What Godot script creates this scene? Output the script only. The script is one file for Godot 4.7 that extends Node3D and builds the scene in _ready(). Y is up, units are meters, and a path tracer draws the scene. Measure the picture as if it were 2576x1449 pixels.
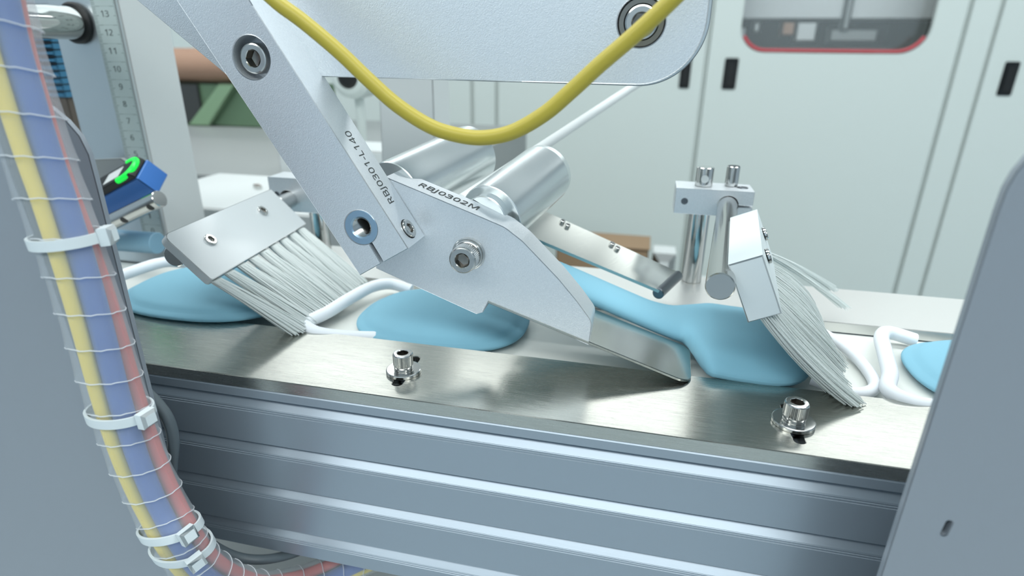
extends Node3D
# Lengths below are in millimetres unless a name says otherwise; mm() turns them into metres. Origin: middle of the guide plate's top face. x runs along the conveyor, y up, z towards the camera.

const MM := 0.001
var base_of := {}
var names := {}
var mats := {}
var streak: ImageTexture
var rng := RandomNumberGenerator.new()

# ---------------------------------------------------------------- mesh maker
class Maker:
	var v := PackedVector3Array()
	var n := PackedVector3Array()
	var uv := PackedVector2Array()
	func tri(a: Vector3, b: Vector3, c: Vector3, na: Vector3, nb: Vector3, nc: Vector3, ua := Vector2(), ub := Vector2(), uc := Vector2()) -> void:
		var g := (b - a).cross(c - a)
		if g.length_squared() < 1e-14:
			return
		if g.dot(na + nb + nc) > 0.0:
			v.append_array([a, c, b]); n.append_array([na, nc, nb]); uv.append_array([ua, uc, ub])
		else:
			v.append_array([a, b, c]); n.append_array([na, nb, nc]); uv.append_array([ua, ub, uc])
	func quad(a: Vector3, b: Vector3, c: Vector3, d: Vector3, na: Vector3, nb: Vector3, nc: Vector3, nd: Vector3) -> void:
		tri(a, b, c, na, nb, nc)
		tri(a, c, d, na, nc, nd)
	func flat(a: Vector3, b: Vector3, c: Vector3, d: Vector3, away: Vector3) -> void:
		var g := (c - a).cross(d - b)
		if g.length_squared() < 1e-14:
			g = (b - a).cross(c - a)
		g = g.normalized()
		if g.dot((a + b + c + d) / 4.0 - away) < 0.0:
			g = -g
		quad(a, b, c, d, g, g, g, g)
	func flat_tri(a: Vector3, b: Vector3, c: Vector3, away: Vector3) -> void:
		var g := (b - a).cross(c - a).normalized()
		if g.dot((a + b + c) / 3.0 - away) < 0.0:
			g = -g
		tri(a, b, c, g, g, g)

func area(p: PackedVector2Array) -> float:
	var s := 0.0
	for i in p.size():
		s += p[i].cross(p[(i + 1) % p.size()])
	return s / 2.0

func turned(p: PackedVector2Array, ccw: bool) -> PackedVector2Array:
	var q := p.duplicate()
	if (area(q) > 0.0) != ccw:
		q.reverse()
	return q

func fine(p: PackedVector2Array, step: float) -> PackedVector2Array:
	var q := PackedVector2Array()
	for i in p.size():
		var a := p[i]
		var b := p[(i + 1) % p.size()]
		var k := maxi(1, ceili(a.distance_to(b) / step))
		for j in k:
			q.append(a.lerp(b, float(j) / k))
	return q

func inset(p: PackedVector2Array, d: float) -> PackedVector2Array:
	var q := PackedVector2Array()
	var k := p.size()
	for i in k:
		var e := (p[i] - p[(i + k - 1) % k]).normalized()
		var f := (p[(i + 1) % k] - p[i]).normalized()
		var a := Vector2(-e.y, e.x)
		var b := Vector2(-f.y, f.x)
		q.append(p[i] + (a + b) * d / maxf(0.35, 1.0 + a.dot(b)))
	return q

# corners rounded: r may be one number or one per corner
func rounded(p: PackedVector2Array, r, steps := 8) -> PackedVector2Array:
	var q := PackedVector2Array()
	var k := p.size()
	for i in k:
		var rad: float = r[i] if r is Array else r
		if rad <= 0.0:
			q.append(p[i])
			continue
		var a := (p[(i + k - 1) % k] - p[i]).normalized()
		var b := (p[(i + 1) % k] - p[i]).normalized()
		var half := acos(clampf(a.dot(b), -1, 1)) / 2.0
		var t := rad / tan(half)
		var centre := p[i] + (a + b).normalized() * rad / sin(half)
		var s := (p[i] + a * t - centre).angle()
		var e := (p[i] + b * t - centre).angle()
		var sweep := wrapf(e - s, -PI, PI)
		for j in steps + 1:
			q.append(centre + Vector2.from_angle(s + sweep * j / steps) * rad)
	return q

func disc(c: Vector2, r: float, k := 40) -> PackedVector2Array:
	var q := PackedVector2Array()
	for i in k:
		q.append(c + Vector2.from_angle(TAU * i / k) * r)
	return q

func stadium(a: Vector2, b: Vector2, r: float, k := 10) -> PackedVector2Array:
	var q := PackedVector2Array()
	var s := (b - a).angle()
	for i in k + 1:
		q.append(b + Vector2.from_angle(s - PI / 2 + PI * i / k) * r)
	for i in k + 1:
		q.append(a + Vector2.from_angle(s + PI / 2 + PI * i / k) * r)
	return q

func strip_wall(m: Maker, p: PackedVector2Array, q: PackedVector2Array, zp: float, zq: float, xf: Transform3D, sharp := 0.8) -> void:
	var k := p.size()
	var fn := PackedVector3Array()
	for i in k:
		var j := (i + 1) % k
		var e := p[j] - p[i]
		var o := Vector3(e.y, -e.x, 0).normalized()
		var slope := (q[i] - p[i]).dot(Vector2(-e.y, e.x).normalized())
		var dz := zp - zq
		fn.append((o * dz - Vector3(0, 0, -1) * slope).normalized() if dz != 0.0 else Vector3(0, 0, 1))
	for i in k:
		var j := (i + 1) % k
		var before := fn[(i + k - 1) % k]
		var after := fn[j]
		var n0 := (fn[i] + before).normalized() if fn[i].dot(before) > sharp else fn[i]
		var n1 := (fn[i] + after).normalized() if fn[i].dot(after) > sharp else fn[i]
		n0 = (xf.basis * n0).normalized()
		n1 = (xf.basis * n1).normalized()
		m.quad(xf * Vector3(p[i].x, p[i].y, zp), xf * Vector3(p[j].x, p[j].y, zp), xf * Vector3(q[j].x, q[j].y, zq), xf * Vector3(q[i].x, q[i].y, zq), n0, n1, n1, n0)

# ear clipping; ring runs counter-clockwise and may touch itself along bridges
func ears(ring: PackedVector2Array) -> PackedInt32Array:
	var t := PackedInt32Array()
	var left := range(ring.size())
	var at := 0
	var missed := 0
	while left.size() > 2 and missed <= left.size():
		var k := left.size()
		at = at % k
		var ia: int = left[(at + k - 1) % k]
		var ib: int = left[at]
		var ic: int = left[(at + 1) % k]
		var a := ring[ia]
		var b := ring[ib]
		var c := ring[ic]
		var turn := (b - a).cross(c - b)
		var ok := turn > 1e-7
		if not ok and absf(turn) <= 1e-7 and (b - a).dot(c - b) >= 0.0:
			left.remove_at(at)  # a point on a straight line
			missed = 0
			continue
		if ok:
			var lo := a.min(b).min(c)
			var hi := a.max(b).max(c)
			for i in left:
				var p := ring[i]
				if p.x < lo.x or p.x > hi.x or p.y < lo.y or p.y > hi.y or i == ia or i == ib or i == ic:
					continue
				if p.distance_squared_to(a) < 1e-9 or p.distance_squared_to(b) < 1e-9 or p.distance_squared_to(c) < 1e-9:
					continue
				if (b - a).cross(p - a) > 1e-6 and (c - b).cross(p - b) > 1e-6 and (a - c).cross(p - c) > 1e-6:
					ok = false
					break
		if ok:
			t.append_array([ia, ib, ic])
			left.remove_at(at)
			missed = 0
		else:
			at += 1
			missed += 1
	if left.size() > 2:
		print("unfilled face: ", left.size(), " of ", ring.size(), " ", area(ring), " ", ring.slice(0, 12))
	return t

func face(m: Maker, outer: PackedVector2Array, holes: Array, z: float, nz: float, xf: Transform3D) -> void:
	# holes are joined to the outline by hair-thin bridges, so that one simple polygon is left to fill
	var normal := (xf.basis * Vector3(0, 0, nz)).normalized()
	var ring := turned(outer, true)
	for h in holes:
		var hole := turned(h, false)
		var best := INF
		var bi := 0
		var bj := 0
		for i in ring.size():
			for j in hole.size():
				var d := ring[i].distance_squared_to(hole[j])
				if d < best:
					best = d
					bi = i
					bj = j
		var e := (hole[bj] - ring[bi]).normalized()
		var off := Vector2(e.y, -e.x) * 0.0015
		var next := PackedVector2Array()
		for i in bi + 1:
			next.append(ring[i])
		for j in hole.size() + 1:
			next.append(hole[(bj + j) % hole.size()] + (off if j == hole.size() else Vector2.ZERO))
		next.append(ring[bi] + off)
		for i in range(bi + 1, ring.size()):
			next.append(ring[i])
		ring = next
	var t := ears(ring)
	for i in range(0, t.size(), 3):
		var a := ring[t[i]]
		var b := ring[t[i + 1]]
		var c := ring[t[i + 2]]
		m.tri(xf * Vector3(a.x, a.y, z), xf * Vector3(b.x, b.y, z), xf * Vector3(c.x, c.y, z), normal, normal, normal)

# A plate: outline in x/y, from zf (front) back to zb, edges chamfered by b. holes: [outline, depth] (depth 0 goes right through)
func plate(m: Maker, outline: PackedVector2Array, holes: Array, zf: float, zb: float, b: float, xf := Transform3D(), step := 0.0) -> void:
	var o := turned(outline, true)
	if step > 0.0:
		o = fine(o, 60.0)
	var oi := inset(o, b) if b > 0 else o
	var fronts := []
	var backs := []
	for h in holes:
		var c := turned(h[0], false)
		if step > 0.0:
			c = fine(c, 60.0)
		var ci := inset(c, b) if b > 0 else c
		fronts.append(ci)
		var deep: float = zf - h[1] if h[1] > 0 else zb
		if h[1] <= 0:
			backs.append(c)
		if b > 0:
			strip_wall(m, ci, c, zf, zf - b, xf, 0.6)
		strip_wall(m, c, c, zf - b, deep, xf, 0.6)
		if h[1] > 0:
			face(m, turned(c, true), [], deep, 1.0, xf)
	face(m, oi, fronts, zf, 1.0, xf)
	if b > 0:
		strip_wall(m, oi, o, zf, zf - b, xf)
		strip_wall(m, o, o, zf - b, zb + b, xf)
		strip_wall(m, o, oi, zb + b, zb, xf)
		face(m, oi, backs, zb, -1.0, xf)
	else:
		strip_wall(m, o, o, zf, zb, xf)
		face(m, o, backs, zb, -1.0, xf)

func box(m: Maker, lo: Vector3, hi: Vector3, b := 0.5, xf := Transform3D()) -> void:
	plate(m, PackedVector2Array([Vector2(lo.x, lo.y), Vector2(hi.x, lo.y), Vector2(hi.x, hi.y), Vector2(lo.x, hi.y)]), [], hi.z, lo.z, minf(b, minf(minf(hi.x - lo.x, hi.y - lo.y), hi.z - lo.z) * 0.4), xf)

# profile of (radius, height) turned about local z
func lathe(m: Maker, prof: Array, segs: int, xf: Transform3D) -> void:
	for i in prof.size() - 1:
		var a: Vector2 = prof[i]
		var b: Vector2 = prof[i + 1]
		var d := b - a
		if d.length() < 1e-6:
			continue
		var nr := Vector2(d.y, -d.x).normalized()
		for s in segs:
			var t0 := TAU * s / segs
			var t1 := TAU * (s + 1) / segs
			var c0 := Vector3(cos(t0), sin(t0), 0)
			var c1 := Vector3(cos(t1), sin(t1), 0)
			var up := Vector3(0, 0, 1)
			var n0 := (xf.basis * (c0 * nr.x + up * nr.y)).normalized()
			var n1 := (xf.basis * (c1 * nr.x + up * nr.y)).normalized()
			m.quad(xf * (c0 * a.x + up * a.y), xf * (c1 * a.x + up * a.y), xf * (c1 * b.x + up * b.y), xf * (c0 * b.x + up * b.y), n0, n1, n1, n0)

func axis_frame(at: Vector3, dir: Vector3, hint := Vector3.UP) -> Transform3D:
	var z := dir.normalized()
	var x := hint.cross(z)
	if x.length() < 0.01:
		x = Vector3.RIGHT.cross(z)
	x = x.normalized()
	return Transform3D(Basis(x, z.cross(x), z), at)

func rod(m: Maker, a: Vector3, b: Vector3, r: float, segs := 40, ch := 0.5) -> void:
	var l := a.distance_to(b)
	lathe(m, [Vector2(0, 0), Vector2(r - ch, 0), Vector2(r, ch), Vector2(r, l - ch), Vector2(r - ch, l), Vector2(0, l)], segs, axis_frame(a, b - a))

func spline(p: Array, per := 10) -> PackedVector3Array:
	var q := PackedVector3Array()
	var k := p.size()
	for i in k - 1:
		var p0: Vector3 = p[maxi(0, i - 1)]
		var p1: Vector3 = p[i]
		var p2: Vector3 = p[i + 1]
		var p3: Vector3 = p[mini(k - 1, i + 2)]
		for j in per:
			q.append(p1.cubic_interpolate(p2, p0, p3, float(j) / per))
	q.append(p[k - 1])
	return q

# frames along a path: each [place, side, front], front kept towards +z
func frames(q: PackedVector3Array, front := Vector3(0, 0.3, 1)) -> Array:
	var out := []
	for i in q.size():
		var t := (q[mini(q.size() - 1, i + 1)] - q[maxi(0, i - 1)]).normalized()
		var f := (front - t * front.dot(t)).normalized()
		out.append([q[i], f.cross(t).normalized(), f, t])
	return out

func tube(m: Maker, q: PackedVector3Array, radius, segs := 14, capped := true, front := Vector3(0, 0.3, 1)) -> void:
	var fr := frames(q, front)
	for i in q.size() - 1:
		var ra: float = radius if not radius is Callable else radius.call(float(i) / (q.size() - 1))
		var rb: float = radius if not radius is Callable else radius.call(float(i + 1) / (q.size() - 1))
		for s in segs:
			var t0 := TAU * s / segs
			var t1 := TAU * (s + 1) / segs
			var a0: Vector3 = fr[i][1] * cos(t0) + fr[i][2] * sin(t0)
			var a1: Vector3 = fr[i][1] * cos(t1) + fr[i][2] * sin(t1)
			var b0: Vector3 = fr[i + 1][1] * cos(t0) + fr[i + 1][2] * sin(t0)
			var b1: Vector3 = fr[i + 1][1] * cos(t1) + fr[i + 1][2] * sin(t1)
			m.quad(q[i] + a0 * ra, q[i] + a1 * ra, q[i + 1] + b1 * rb, q[i + 1] + b0 * rb, a0, a1, b1, b0)
	if capped:
		for e in [0, q.size() - 1]:
			var nn: Vector3 = fr[e][3] * (-1.0 if e == 0 else 1.0)
			var re: float = radius if not radius is Callable else radius.call(0.0 if e == 0 else 1.0)
			for s in segs:
				var t0 := TAU * s / segs
				var t1 := TAU * (s + 1) / segs
				m.tri(q[e], q[e] + (fr[e][1] * cos(t0) + fr[e][2] * sin(t0)) * re, q[e] + (fr[e][1] * cos(t1) + fr[e][2] * sin(t1)) * re, nn, nn, nn)

# ---------------------------------------------------------------- nodes
func numbered(called: String) -> String:
	var k: int = names.get(called, 0)
	names[called] = k + 1
	return called if k == 0 else "%s_%03d" % [called, k]

func tag(o: Node3D, label := "", category := "", group := "", kind := "") -> Node3D:
	if label: o.set_meta("label", label)
	if category: o.set_meta("category", category)
	if group: o.set_meta("group", group)
	if kind: o.set_meta("kind", kind)
	return o

func thing(called: String, at: Vector3, label: String, category: String, group := "") -> Node3D:
	var o := Node3D.new()
	o.name = numbered(called)
	add_child(o)
	o.position = at * MM
	base_of[o] = at
	return tag(o, label, category, group)

# one mesh, under a thing or part; without a parent it is a thing of its own, placed at the middle of its foot
func put(called: String, m: Maker, material: Material, parent: Node3D = null) -> MeshInstance3D:
	var at: Vector3
	if parent:
		at = base_of[parent]
	else:
		var lo := Vector3.INF
		var hi := -Vector3.INF
		for p in m.v:
			lo = lo.min(p)
			hi = hi.max(p)
		at = Vector3((lo.x + hi.x) / 2, lo.y, (lo.z + hi.z) / 2)
	var w := PackedVector3Array()
	w.resize(m.v.size())
	for i in m.v.size():
		w[i] = (m.v[i] - at) * MM
	var arrays := []
	arrays.resize(Mesh.ARRAY_MAX)
	arrays[Mesh.ARRAY_VERTEX] = w
	arrays[Mesh.ARRAY_NORMAL] = m.n
	arrays[Mesh.ARRAY_TEX_UV] = m.uv
	var mesh := ArrayMesh.new()
	mesh.add_surface_from_arrays(Mesh.PRIMITIVE_TRIANGLES, arrays)
	mesh.surface_set_material(0, material)
	var o := MeshInstance3D.new()
	o.mesh = mesh
	o.cast_shadow = GeometryInstance3D.SHADOW_CASTING_SETTING_ON
	if parent:
		o.name = called
		parent.add_child(o, true)
		base_of[o] = at
	else:
		o.name = numbered(called)
		add_child(o)
		o.position = at * MM
		base_of[o] = at
	return o

func structure(called: String, m: Maker, material: Material, label := "") -> MeshInstance3D:
	var o := put(called, m, material)
	o.set_meta("kind", "structure")
	if label: o.set_meta("label", label)
	return o

func letters(called: String, words: String, parent: Node3D, xf: Transform3D, high: float, long: float, material: Material, bold := false) -> MeshInstance3D:
	var t := TextMesh.new()
	var f := SystemFont.new()
	f.font_names = PackedStringArray(["Droid Sans"])
	if bold: f.font_weight = 700
	t.font = f
	t.text = words
	t.font_size = 64
	t.pixel_size = 0.01
	t.depth = 0.02
	t.curve_step = 1.5
	t.material = material
	var size := t.get_aabb().size
	var o := MeshInstance3D.new()
	o.mesh = t
	o.name = called
	parent.add_child(o, true)
	var sx := long * MM / size.x
	var sy := high * MM / size.y
	o.transform = Transform3D(Basis(xf.basis.x * sx, xf.basis.y * sy, xf.basis.z * 0.006), (xf.origin - base_of[parent]) * MM)
	base_of[o] = xf.origin
	return o

# ---------------------------------------------------------------- materials
# fine random grain that repeats without a seam: white noise smeared rx by ry pixels, wrapping round; values 0 to 1 about 0.5
func grain(rx: int, ry: int, seed_: int) -> PackedFloat32Array:
	var k := 512
	var r := RandomNumberGenerator.new()
	r.seed = seed_
	var g := PackedFloat32Array()
	g.resize(k * k)
	for i in k * k:
		g[i] = r.randf() - 0.5
	for way in 2:
		var rad := rx if way == 0 else ry
		if rad == 0:
			continue
		var step := 1 if way == 0 else k
		var o := g.duplicate()
		for line in k:
			var first := line * k if way == 0 else line
			var sum := 0.0
			for i in range(-rad, rad + 1):
				sum += o[first + posmod(i, k) * step]
			for i in k:
				g[first + i * step] = sum
				sum += o[first + posmod(i + rad + 1, k) * step] - o[first + posmod(i - rad, k) * step]
	var spread := 0.0
	for i in range(0, k * k, 37):
		spread += g[i] * g[i]
	spread = sqrt(spread / (k * k / 37.0))
	for i in k * k:
		g[i] = clampf(0.5 + 0.2 * g[i] / spread, 0, 1)
	return g

func picture(g: PackedFloat32Array, a: Color, b: Color) -> ImageTexture:
	var data := PackedByteArray()
	data.resize(512 * 512 * 3)
	for i in 512 * 512:
		var t := g[i]
		data[i * 3] = int(lerpf(a.r, b.r, t) * 255)
		data[i * 3 + 1] = int(lerpf(a.g, b.g, t) * 255)
		data[i * 3 + 2] = int(lerpf(a.b, b.b, t) * 255)
	return ImageTexture.create_from_image(Image.create_from_data(512, 512, false, Image.FORMAT_RGB8, data))

func relief(g: PackedFloat32Array, strength: float) -> ImageTexture:
	var data := PackedByteArray()
	data.resize(512 * 512 * 3)
	for y in 512:
		for x in 512:
			var dx := (g[y * 512 + (x + 511) % 512] - g[y * 512 + (x + 1) % 512]) * strength
			var dy := (g[((y + 511) % 512) * 512 + x] - g[((y + 1) % 512) * 512 + x]) * strength
			var n := Vector3(dx, dy, 1).normalized() * 0.5 + Vector3(0.5, 0.5, 0.5)
			var i := (y * 512 + x) * 3
			data[i] = int(n.x * 255)
			data[i + 1] = int(n.y * 255)
			data[i + 2] = int(n.z * 255)
	return ImageTexture.create_from_image(Image.create_from_data(512, 512, false, Image.FORMAT_RGB8, data))

func solid(called: String, c: Color, rough: float, metal := 0.0) -> StandardMaterial3D:
	var s := StandardMaterial3D.new()
	s.resource_name = called
	s.albedo_color = c
	s.roughness = rough
	s.metallic = metal
	mats[called] = s
	return s

func grained(s: StandardMaterial3D, t: Texture2D, scale: Vector3, strength: float) -> StandardMaterial3D:
	s.normal_enabled = true
	s.normal_texture = t
	s.normal_scale = strength
	s.uv1_triplanar = true
	s.uv1_world_triplanar = true
	s.uv1_scale = scale
	return s

func make_materials() -> void:
	var dots := grain(2, 2, 3)
	var lines := grain(34, 0, 5)
	var speck := relief(dots, 0.6)
	streak = relief(lines, 0.5)
	grained(solid("anodised", Color(0.905, 0.922, 0.935), 0.42, 0.75), speck, Vector3(24, 24, 24), 0.55)
	mats["anodised"].albedo_texture = picture(dots, Color(0.95, 0.955, 0.96), Color(1.0, 1.0, 1.0))
	grained(solid("anodised_side", Color(0.80, 0.83, 0.84), 0.36, 0.85), streak, Vector3(20, 20, 20), 0.15)
	var bs := grained(solid("brushed", Color(0.80, 0.80, 0.775), 1.0, 1.0), streak, Vector3(14, 22, 22), 0.12)
	bs.albedo_texture = picture(lines, Color(0.91, 0.91, 0.90), Color.WHITE)
	bs.roughness_texture = picture(lines, Color(0.19, 0.19, 0.19), Color(0.31, 0.31, 0.31))
	bs.roughness_texture_channel = BaseMaterial3D.TEXTURE_CHANNEL_RED
	grained(solid("extrusion", Color(0.605, 0.65, 0.69), 0.34, 0.48), streak, Vector3(10, 16, 16), 0.05)
	grained(solid("polished_plate", Color(0.73, 0.74, 0.72), 0.2, 1.0), streak, Vector3(16, 16, 16), 0.06)
	solid("steel", Color(0.76, 0.76, 0.75), 0.17, 1.0)
	solid("chrome", Color(0.80, 0.80, 0.79), 0.09, 1.0)
	solid("dark_steel", Color(0.42, 0.44, 0.46), 0.32, 1.0)
	grained(solid("socket_steel", Color(0.55, 0.54, 0.52), 0.28, 1.0), speck, Vector3(60, 60, 60), 0.2)
	solid("bushing", Color(0.66, 0.76, 0.84), 0.3, 1.0)
	grained(solid("satin_tube", Color(0.86, 0.88, 0.88), 0.27, 0.9), speck, Vector3(60, 60, 60), 0.12)
	solid("black", Color(0.035, 0.045, 0.05), 0.5)
	solid("black_gloss", Color(0.02, 0.03, 0.035), 0.3)
	solid("dark_grey", Color(0.20, 0.21, 0.21), 0.5)
	solid("brown_grey", Color(0.33, 0.30, 0.27), 0.6)
	solid("cabinet", Color(0.80, 0.835, 0.82), 0.42)
	solid("cover", Color(0.535, 0.565, 0.595), 0.26)
	solid("white_paint", Color(0.80, 0.82, 0.82), 0.4)
	solid("white_machine", Color(0.79, 0.81, 0.81), 0.42)
	solid("bench_grey", Color(0.54, 0.56, 0.56), 0.45)
	solid("belt", Color(0.87, 0.88, 0.86), 0.35)
	var nylon := solid("nylon", Color(0.86, 0.895, 0.905), 0.38)
	nylon.backlight_enabled = true
	nylon.backlight = Color(0.5, 0.52, 0.52)
	var plastic := solid("white_plastic", Color(0.74, 0.765, 0.775), 0.25)
	plastic.clearcoat_enabled = true
	plastic.clearcoat = 0.4
	plastic.clearcoat_roughness = 0.1
	var fibre := solid("fibre", Color(0.90, 0.925, 0.92), 0.35)
	fibre.backlight_enabled = true
	fibre.backlight = Color(0.8, 0.82, 0.82)
	solid("yellow", Color(0.68, 0.62, 0.21), 0.42)
	solid("yellow_hose", Color(0.95, 0.84, 0.24), 0.35)
	solid("blue_hose", Color(0.03, 0.32, 0.66), 0.3)
	solid("red_hose", Color(0.83, 0.36, 0.31), 0.35)
	solid("grey_hose", Color(0.36, 0.40, 0.42), 0.4)
	solid("teal_rib", Color(0.19, 0.43, 0.56), 0.45)
	solid("pale_blue", Color(0.50, 0.66, 0.75), 0.4)
	solid("sensor_blue", Color(0.20, 0.42, 0.70), 0.4)
	solid("print_grey", Color(0.27, 0.29, 0.29), 0.6)
	solid("cardboard", Color(0.56, 0.47, 0.37), 0.85)
	solid("tan_paper", Color(0.62, 0.49, 0.41), 0.7)
	solid("green_paint", Color(0.34, 0.44, 0.34), 0.5)
	solid("green_light", Color(0.47, 0.58, 0.46), 0.5)
	solid("red_gasket", Color(0.74, 0.30, 0.33), 0.5)
	var wrap := solid("wrap", Color(0.84, 0.87, 0.89, 0.31), 0.30)
	wrap.transparency = BaseMaterial3D.TRANSPARENCY_ALPHA
	var rim := solid("wrap_rim", Color(0.88, 0.90, 0.92, 0.5), 0.30)
	rim.transparency = BaseMaterial3D.TRANSPARENCY_ALPHA
	var pane := solid("pane", Color(0.95, 1, 1, 0.06), 0.03)
	pane.transparency = BaseMaterial3D.TRANSPARENCY_ALPHA
	var led := solid("led", Color(0.05, 0.75, 0.25), 0.3)
	led.emission_enabled = true
	led.emission = Color(0.05, 1.0, 0.28)
	led.emission_energy_multiplier = 0.6
	var mask := grained(solid("mask_blue", Color(0.50, 0.71, 0.79), 0.75), speck, Vector3(80, 80, 80), 0.25)
	mask.rim_enabled = true
	mask.rim = 0.4
	mask.backlight_enabled = true
	mask.backlight = Color(0.25, 0.4, 0.45)
	grained(solid("elastic", Color(0.89, 0.91, 0.93), 0.85), speck, Vector3(120, 120, 120), 0.4)
	var panel := solid("lamp_panel", Color(0.9, 0.95, 0.95), 0.5)
	panel.emission_enabled = true
	panel.emission = Color(0.985, 1.0, 0.995)
	panel.emission_energy_multiplier = 1.0
	solid("floor_paint", Color(0.66, 0.70, 0.72), 0.35)
	solid("room_wall", Color(0.72, 0.77, 0.81), 0.6)
	solid("ceiling_white", Color(0.80, 0.84, 0.85), 0.7)

# ---------------------------------------------------------------- fasteners
# Hexagon socket cap screw with its base on xf.origin, pointing along xf z. Built under `parent`; the head is one part, the socket a piece of it.
func hexagon(r: float, ang: float) -> float:
	var a := fposmod(ang, PI / 3.0) - PI / 6.0
	return r * cos(PI / 6.0) / cos(a)

func cap_head(parent: Node3D, called: String, xf: Transform3D, r: float, h: float, hr: float, deep: float, knurled := true, material := "steel") -> MeshInstance3D:
	var m := Maker.new()
	var k := 96
	var up := xf.basis.z
	var ch := r * 0.13
	var at := func(a: float, rad: float, z: float) -> Vector3: return xf * Vector3(cos(a) * rad, sin(a) * rad, z)
	var out := func(a: float) -> Vector3: return (xf.basis * Vector3(cos(a), sin(a), 0)).normalized()
	if knurled:
		lathe(m, [Vector2(r * 0.93, 0), Vector2(r * 0.97, h * 0.12), Vector2(r * 0.97, h * 0.16)], 48, xf)
		for i in k:
			var a0 := TAU * i / k
			var a1 := TAU * (i + 1) / k
			var r0 := r * (1.0 if i % 2 == 0 else 0.955)
			var r1 := r * (1.0 if i % 2 == 1 else 0.955)
			m.flat(at.call(a0, r0, h * 0.16), at.call(a1, r1, h * 0.16), at.call(a1, r1, h - ch), at.call(a0, r0, h - ch), xf.origin + up * h * 0.5)
		lathe(m, [Vector2(r * 0.985, h - ch), Vector2(r * 0.94, h - ch * 0.3), Vector2(r - ch, h)], 48, xf)
	else:
		lathe(m, [Vector2(r, 0), Vector2(r, h - ch), Vector2(r * 0.96, h - ch * 0.3), Vector2(r - ch, h)], 48, xf)
	var rim := hr * 1.06
	for i in k:
		var a0 := TAU * i / k
		var a1 := TAU * (i + 1) / k
		m.quad(at.call(a0, r - ch, h), at.call(a1, r - ch, h), at.call(a1, rim, h), at.call(a0, rim, h), up, up, up, up)
		var b0: Vector3 = (up - out.call(a0)).normalized()
		var b1: Vector3 = (up - out.call(a1)).normalized()
		m.quad(at.call(a0, rim, h), at.call(a1, rim, h), at.call(a1, hexagon(hr, a1), h - 0.25 * ch - (rim - hexagon(hr, a1)) * 0.6), at.call(a0, hexagon(hr, a0), h - 0.25 * ch - (rim - hexagon(hr, a0)) * 0.6), b0, b1, b1, b0)
	var head := put(called, m, mats[material], parent)
	var s := Maker.new()
	for i in k:
		var a0 := TAU * i / k
		var a1 := TAU * (i + 1) / k
		var mid := (a0 + a1) / 2.0
		var wall := -(xf.basis * Vector3(cos(floorf(mid / (PI / 3)) * PI / 3 + PI / 6), sin(floorf(mid / (PI / 3)) * PI / 3 + PI / 6), 0)).normalized()
		s.quad(at.call(a0, hexagon(hr, a0), h - 0.2 * ch), at.call(a1, hexagon(hr, a1), h - 0.2 * ch), at.call(a1, hexagon(hr, a1), h - deep), at.call(a0, hexagon(hr, a0), h - deep), wall, wall, wall, wall)
		var fl0: Vector3 = (up - out.call(a0) * 0.35).normalized()
		s.tri(at.call(a0, hexagon(hr, a0), h - deep), at.call(a1, hexagon(hr, a1), h - deep), xf.origin + up * (h - deep - hr * 0.35), fl0, fl0, up)
	put("hex_socket", s, mats["socket_steel"], head)
	return head

func washer(parent: Node3D, called: String, xf: Transform3D, r0: float, r1: float, t: float, material := "steel") -> MeshInstance3D:
	var m := Maker.new()
	lathe(m, [Vector2(r0, 0), Vector2(r1 - 0.2, 0), Vector2(r1, 0.25), Vector2(r1, t - 0.4), Vector2(r1 - 0.15, t - 0.12), Vector2(r1 - 0.45, t), Vector2(r0, t), Vector2(r0, 0)], 56, xf)
	return put(called, m, mats[material], parent)

func xy(at: Vector3) -> Transform3D:
	return Transform3D(Basis(), at)

# ---------------------------------------------------------------- scene
func _ready() -> void:
	rng.seed = 7
	var cam := Camera3D.new()
	cam.name = "camera"
	var pitch := deg_to_rad(21.757)
	var roll := deg_to_rad(-0.648)
	var yaw := deg_to_rad(-12.66)
	var right := Vector3(cos(yaw), 0, sin(yaw))
	var ahead := cos(pitch) * Vector3(sin(yaw), 0, -cos(yaw)) + Vector3(0, -sin(pitch), 0)
	var down := ahead.cross(right)
	var r2 := cos(roll) * right + sin(roll) * down
	var d2 := -sin(roll) * right + cos(roll) * down
	cam.transform = Transform3D(Basis(r2, -d2, -ahead), Vector3(0, 148, 235) * MM)
	cam.fov = 2.0 * rad_to_deg(atan(724.5 / 1494.4))
	cam.near = 0.01
	cam.far = 20.0
	add_child(cam)
	cam.current = true
	var lens := CameraAttributesPhysical.new()
	lens.frustum_focal_length = 12.0 / (724.5 / 1494.4)
	lens.frustum_focus_distance = 0.277
	lens.frustum_near = 0.01
	lens.frustum_far = 20.0
	lens.exposure_aperture = 9.0
	var we := WorldEnvironment.new()
	we.name = "environment"
	var env := Environment.new()
	env.background_mode = Environment.BG_COLOR
	env.background_color = Color(0.5, 0.55, 0.6)
	env.tonemap_mode = Environment.TONE_MAPPER_LINEAR
	env.tonemap_exposure = 1.0
	env.sdfgi_enabled = true
	env.ssao_enabled = true
	env.ssil_enabled = true
	we.environment = env
	we.camera_attributes = lens
	add_child(we)
	make_materials()
	build_room()
	build_cabinets()
	build_conveyor()
	build_covers()
	build_linkage()
	build_spacers()
	build_masks()
	build_brushes()
	build_left_machine()
	build_background()
	build_loom()

const LAMP := 1.9

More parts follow.
